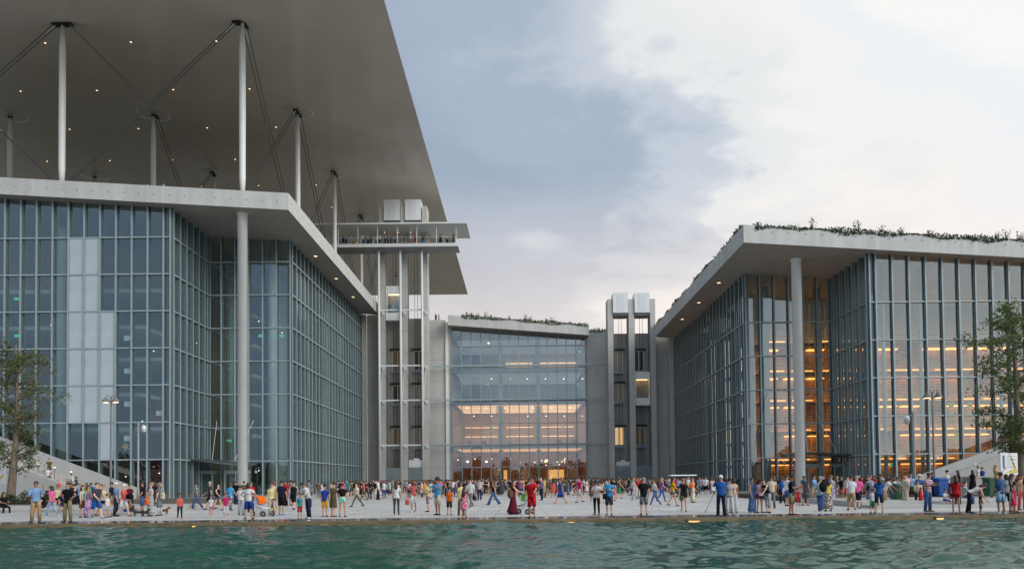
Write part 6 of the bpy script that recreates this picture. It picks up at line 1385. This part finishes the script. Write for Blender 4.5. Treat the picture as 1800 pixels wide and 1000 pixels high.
def dog(px, py, face, m, label, sc):
    g = ground_at(px, py); J = [(0, .22, .30), (0, -.02, .29), (0, -.2, .33), (0, -.3, .45), (0, -.42, .46), (0, -.50, .43), (0, .34, .42)]; vs = [Vector(q) for q in J]; es = [(0, 1), (1, 2), (2, 3), (3, 4), (4, 5), (0, 6)]; rad = [.075, .075, .085, .055, .06, .03, .02]
    for s in (-.07, .07):
        b = len(vs); vs += [Vector((s, -.2, .2)), Vector((s, -.17, .1)), Vector((s, -.2, .02))]; es += [(2, b), (b, b+1), (b+1, b+2)]; rad += [.035, .022, .022]
        b = len(vs); vs += [Vector((s, .2, .2)), Vector((s, .27, .11)), Vector((s, .23, .02))]; es += [(0, b), (b, b+1), (b+1, b+2)]; rad += [.045, .022, .022]
    me = grow(vs, es, rad, 0); me.name = 'dog'; me.polygons.foreach_set('use_smooth', [True]*len(me.polygons)); me.materials.clear(); me.materials.append(m)
    t = bpy.data.objects.new('dog', None); COL.objects.link(t); t.location = g; t.rotation_euler = (0, 0, R(face)); t.scale = (sc,)*3; tag(t, label, 'dog', 'small dogs')
    o = bpy.data.objects.new('body', me); COL.objects.link(o); o.parent = t
    for s in (-1, 1):
        e = bpy.data.objects.new('ear', MB().tube([(s*.05, -.38, .52), (s*.075, -.38, .47), (s*.07, -.39, .41)], [.015, .03, .012], 6).mesh('ear', m, True)); COL.objects.link(e); e.parent = t
dog(288, 905, 80, mat('brown_fur', (0.18, 0.07, 0.025), 0.9, 0.3, 20), 'small curly brown dog beside the white leggings', .85)
dog(243, 908, -70, mat('dark_fur', (0.03, 0.025, 0.022), 0.9, 0.3, 20), 'dark small dog on a lead before the denim shorts', .8); dog(255, 908, 60, mat('black_tan_fur', (0.05, 0.03, 0.02), 0.9, 0.3, 20), 'black and tan small dog nosing at the striped dress hem', .8)
# white buggy with a roof in the crowd
def buggy(px, py):
    g = ground_at(px, py); X, Y = g.x, g.y; t = thing('electric_buggy', 'white-roofed electric buggy parked in the crowd before the right wing', 'buggy', (X, Y, 0)); s = 1.0
    zr_ = 1.86
    part('roof', MB().hexa([(X-1.25, Y-.6, zr_), (X+1.05, Y-.6, zr_), (X+1.05, Y+.6, zr_), (X-1.25, Y+.6, zr_)], [(X-1.2, Y-.55, zr_+.09), (X+1.0, Y-.55, zr_+.09), (X+1.0, Y+.55, zr_+.09), (X-1.2, Y+.55, zr_+.09)]), WHITEP, t)
    for x_, d in ((-.95, -.15), (.85, .05)):
        for y_ in (-.52, .52): part('roof_post', MB().tube([(X+x_+d, Y+y_, .8), (X+x_, Y+y_, zr_)], .025, 6), BLACK, t)
    part('body', MB().hexa([(X-1.15, Y-.58, .28), (X+1.15, Y-.58, .28), (X+1.15, Y+.58, .28), (X-1.15, Y+.58, .28)], [(X-1.0, Y-.55, .55), (X+1.15, Y-.55, .75), (X+1.15, Y+.55, .75), (X-1.0, Y+.55, .55)]).box(X+.2, X+1.1, Y-.5, Y+.5, .76, .86), mat('dark_body', (0.03, 0.032, 0.035), .35, .05), t)
    part('seat', MB().box(X+.15, X+.7, Y-.52, Y+.52, .87, .97).hexa([(X+.62, Y-.52, .98), (X+.78, Y-.52, .98), (X+.78, Y+.52, .98), (X+.62, Y+.52, .98)], [(X+.74, Y-.5, 1.4), (X+.84, Y-.5, 1.4), (X+.84, Y+.5, 1.4), (X+.74, Y+.5, 1.4)]), cloth('beige'), t)
    part('steering_wheel', MB().tube([(X-.35, Y-.2, .95), (X-.2, Y-.2, 1.1)], .16, 12), BLACK, t)
    for x_ in (-.8, .8):
        for y_ in (-.58, .50):
            w_ = part('wheel', MB().tube([(X+x_, Y+y_, .23), (X+x_, Y+y_+.16, .23)], .23, 16), BLACK, t); part('rim', MB().tube([(X+x_, Y+y_-.01, .23), (X+x_, Y+y_+.17, .23)], .12, 12), STEEL, w_)
buggy(1202, 873)
# pole and bags
g = ground_at(1240, 900); q = P(1257, 862, g.y); t = thing('camera_stick', 'slender stick leaning on the paving beside the blue t-shirt', 'stick', g)
part('shaft', MB().tube([g+Vector((0, 0, .02)), q], .012, 6), STEELD, t); part('tip', MB().ball(g+Vector((0, 0, .03)), .035, 8, 6), BLACK, t)
def bag(px, py, feet, m, label, w_=.32, h=.28, cat='bag', strap=True, dz=0.0):
    Y = ground_at(px, feet).y-.22+dz; q = P(px, py, Y); t = thing('shoulder_bag' if cat == 'bag' else 'backpack', label, cat, (q.x, Y, q.z-h/2), 'bags')
    if cat == 'backpack':
        part('bag_body', MB().ball((q.x, Y, q.z), (w_*.48, .11, h*.52), 12, 8), m, t, True); part('pocket', MB().ball((q.x, Y-.07, q.z-h*.16), (w_*.34, .07, h*.24), 10, 6), m, t, True)
    else:
        part('bag_body', MB().tube([(q.x, Y, q.z-h*.5), (q.x, Y, q.z-h*.42), (q.x, Y, q.z), (q.x, Y, q.z+h*.38), (q.x, Y, q.z+h*.5)], [(w_*.34, .035), (w_*.47, .06), (w_*.5, .065), (w_*.42, .045), (w_*.36, .025)], 10), m, t, True)
        part('flap', MB().tube([(q.x, Y-.02, q.z+h*.05), (q.x, Y-.02, q.z+h*.40)], [(w_*.40, .055), (w_*.38, .04)], 10), m, t, True)
    if strap: part('strap', MB().tube([(q.x-w_*.35, Y, q.z+h/2), (q.x-w_*.05, Y, q.z+h/2+.42), (q.x+w_*.35, Y, q.z+h/2)], .012, 6), m, t)
bag(228, 872, 907, cloth('black'), 'black shoulder bag with the coral shirt', .42, .26); bag(258, 881, 907, cloth('orange'), 'orange bag carried with the striped dress', .26, .32); bag(286, 871, 906, cloth('beige'), 'cream bag carried with the grey tunic', .26, .34)
bag(716, 882, 899, cloth('salmon'), 'pink handbag hanging beside white shorts', .24, .30); bag(749, 864, 899, cloth('tan'), 'tan backpack over the pale yellow shirt', .42, .30, 'backpack', False, -.1); bag(1064, 872, 905, cloth('navy'), 'black crossbody bag on the sky blue t-shirt', .24, .26); bag(1447, 855, 899, cloth('black'), 'black backpack on the teal plaid shirt', .40, .52, 'backpack', False, -.05)
bag(897, 868, 904, cloth('brown'), 'brown backpack carried with the burgundy dress', .30, .42, 'backpack', False); bag(1215, 853, 883, cloth('orange'), 'orange bag beside the white buggy', .36, .26); bag(1378, 863, 884, cloth('white'), 'white drawstring bag on the blue t-shirt before the column', .22, .42, 'backpack', False, -.1); bag(104, 852, 899, cloth('coral'), 'coral bag under the left stairs', .24, .26)
bag(1198, 875, 899, cloth('olive'), 'olive crossbody bag on the black romper', .22, .24)
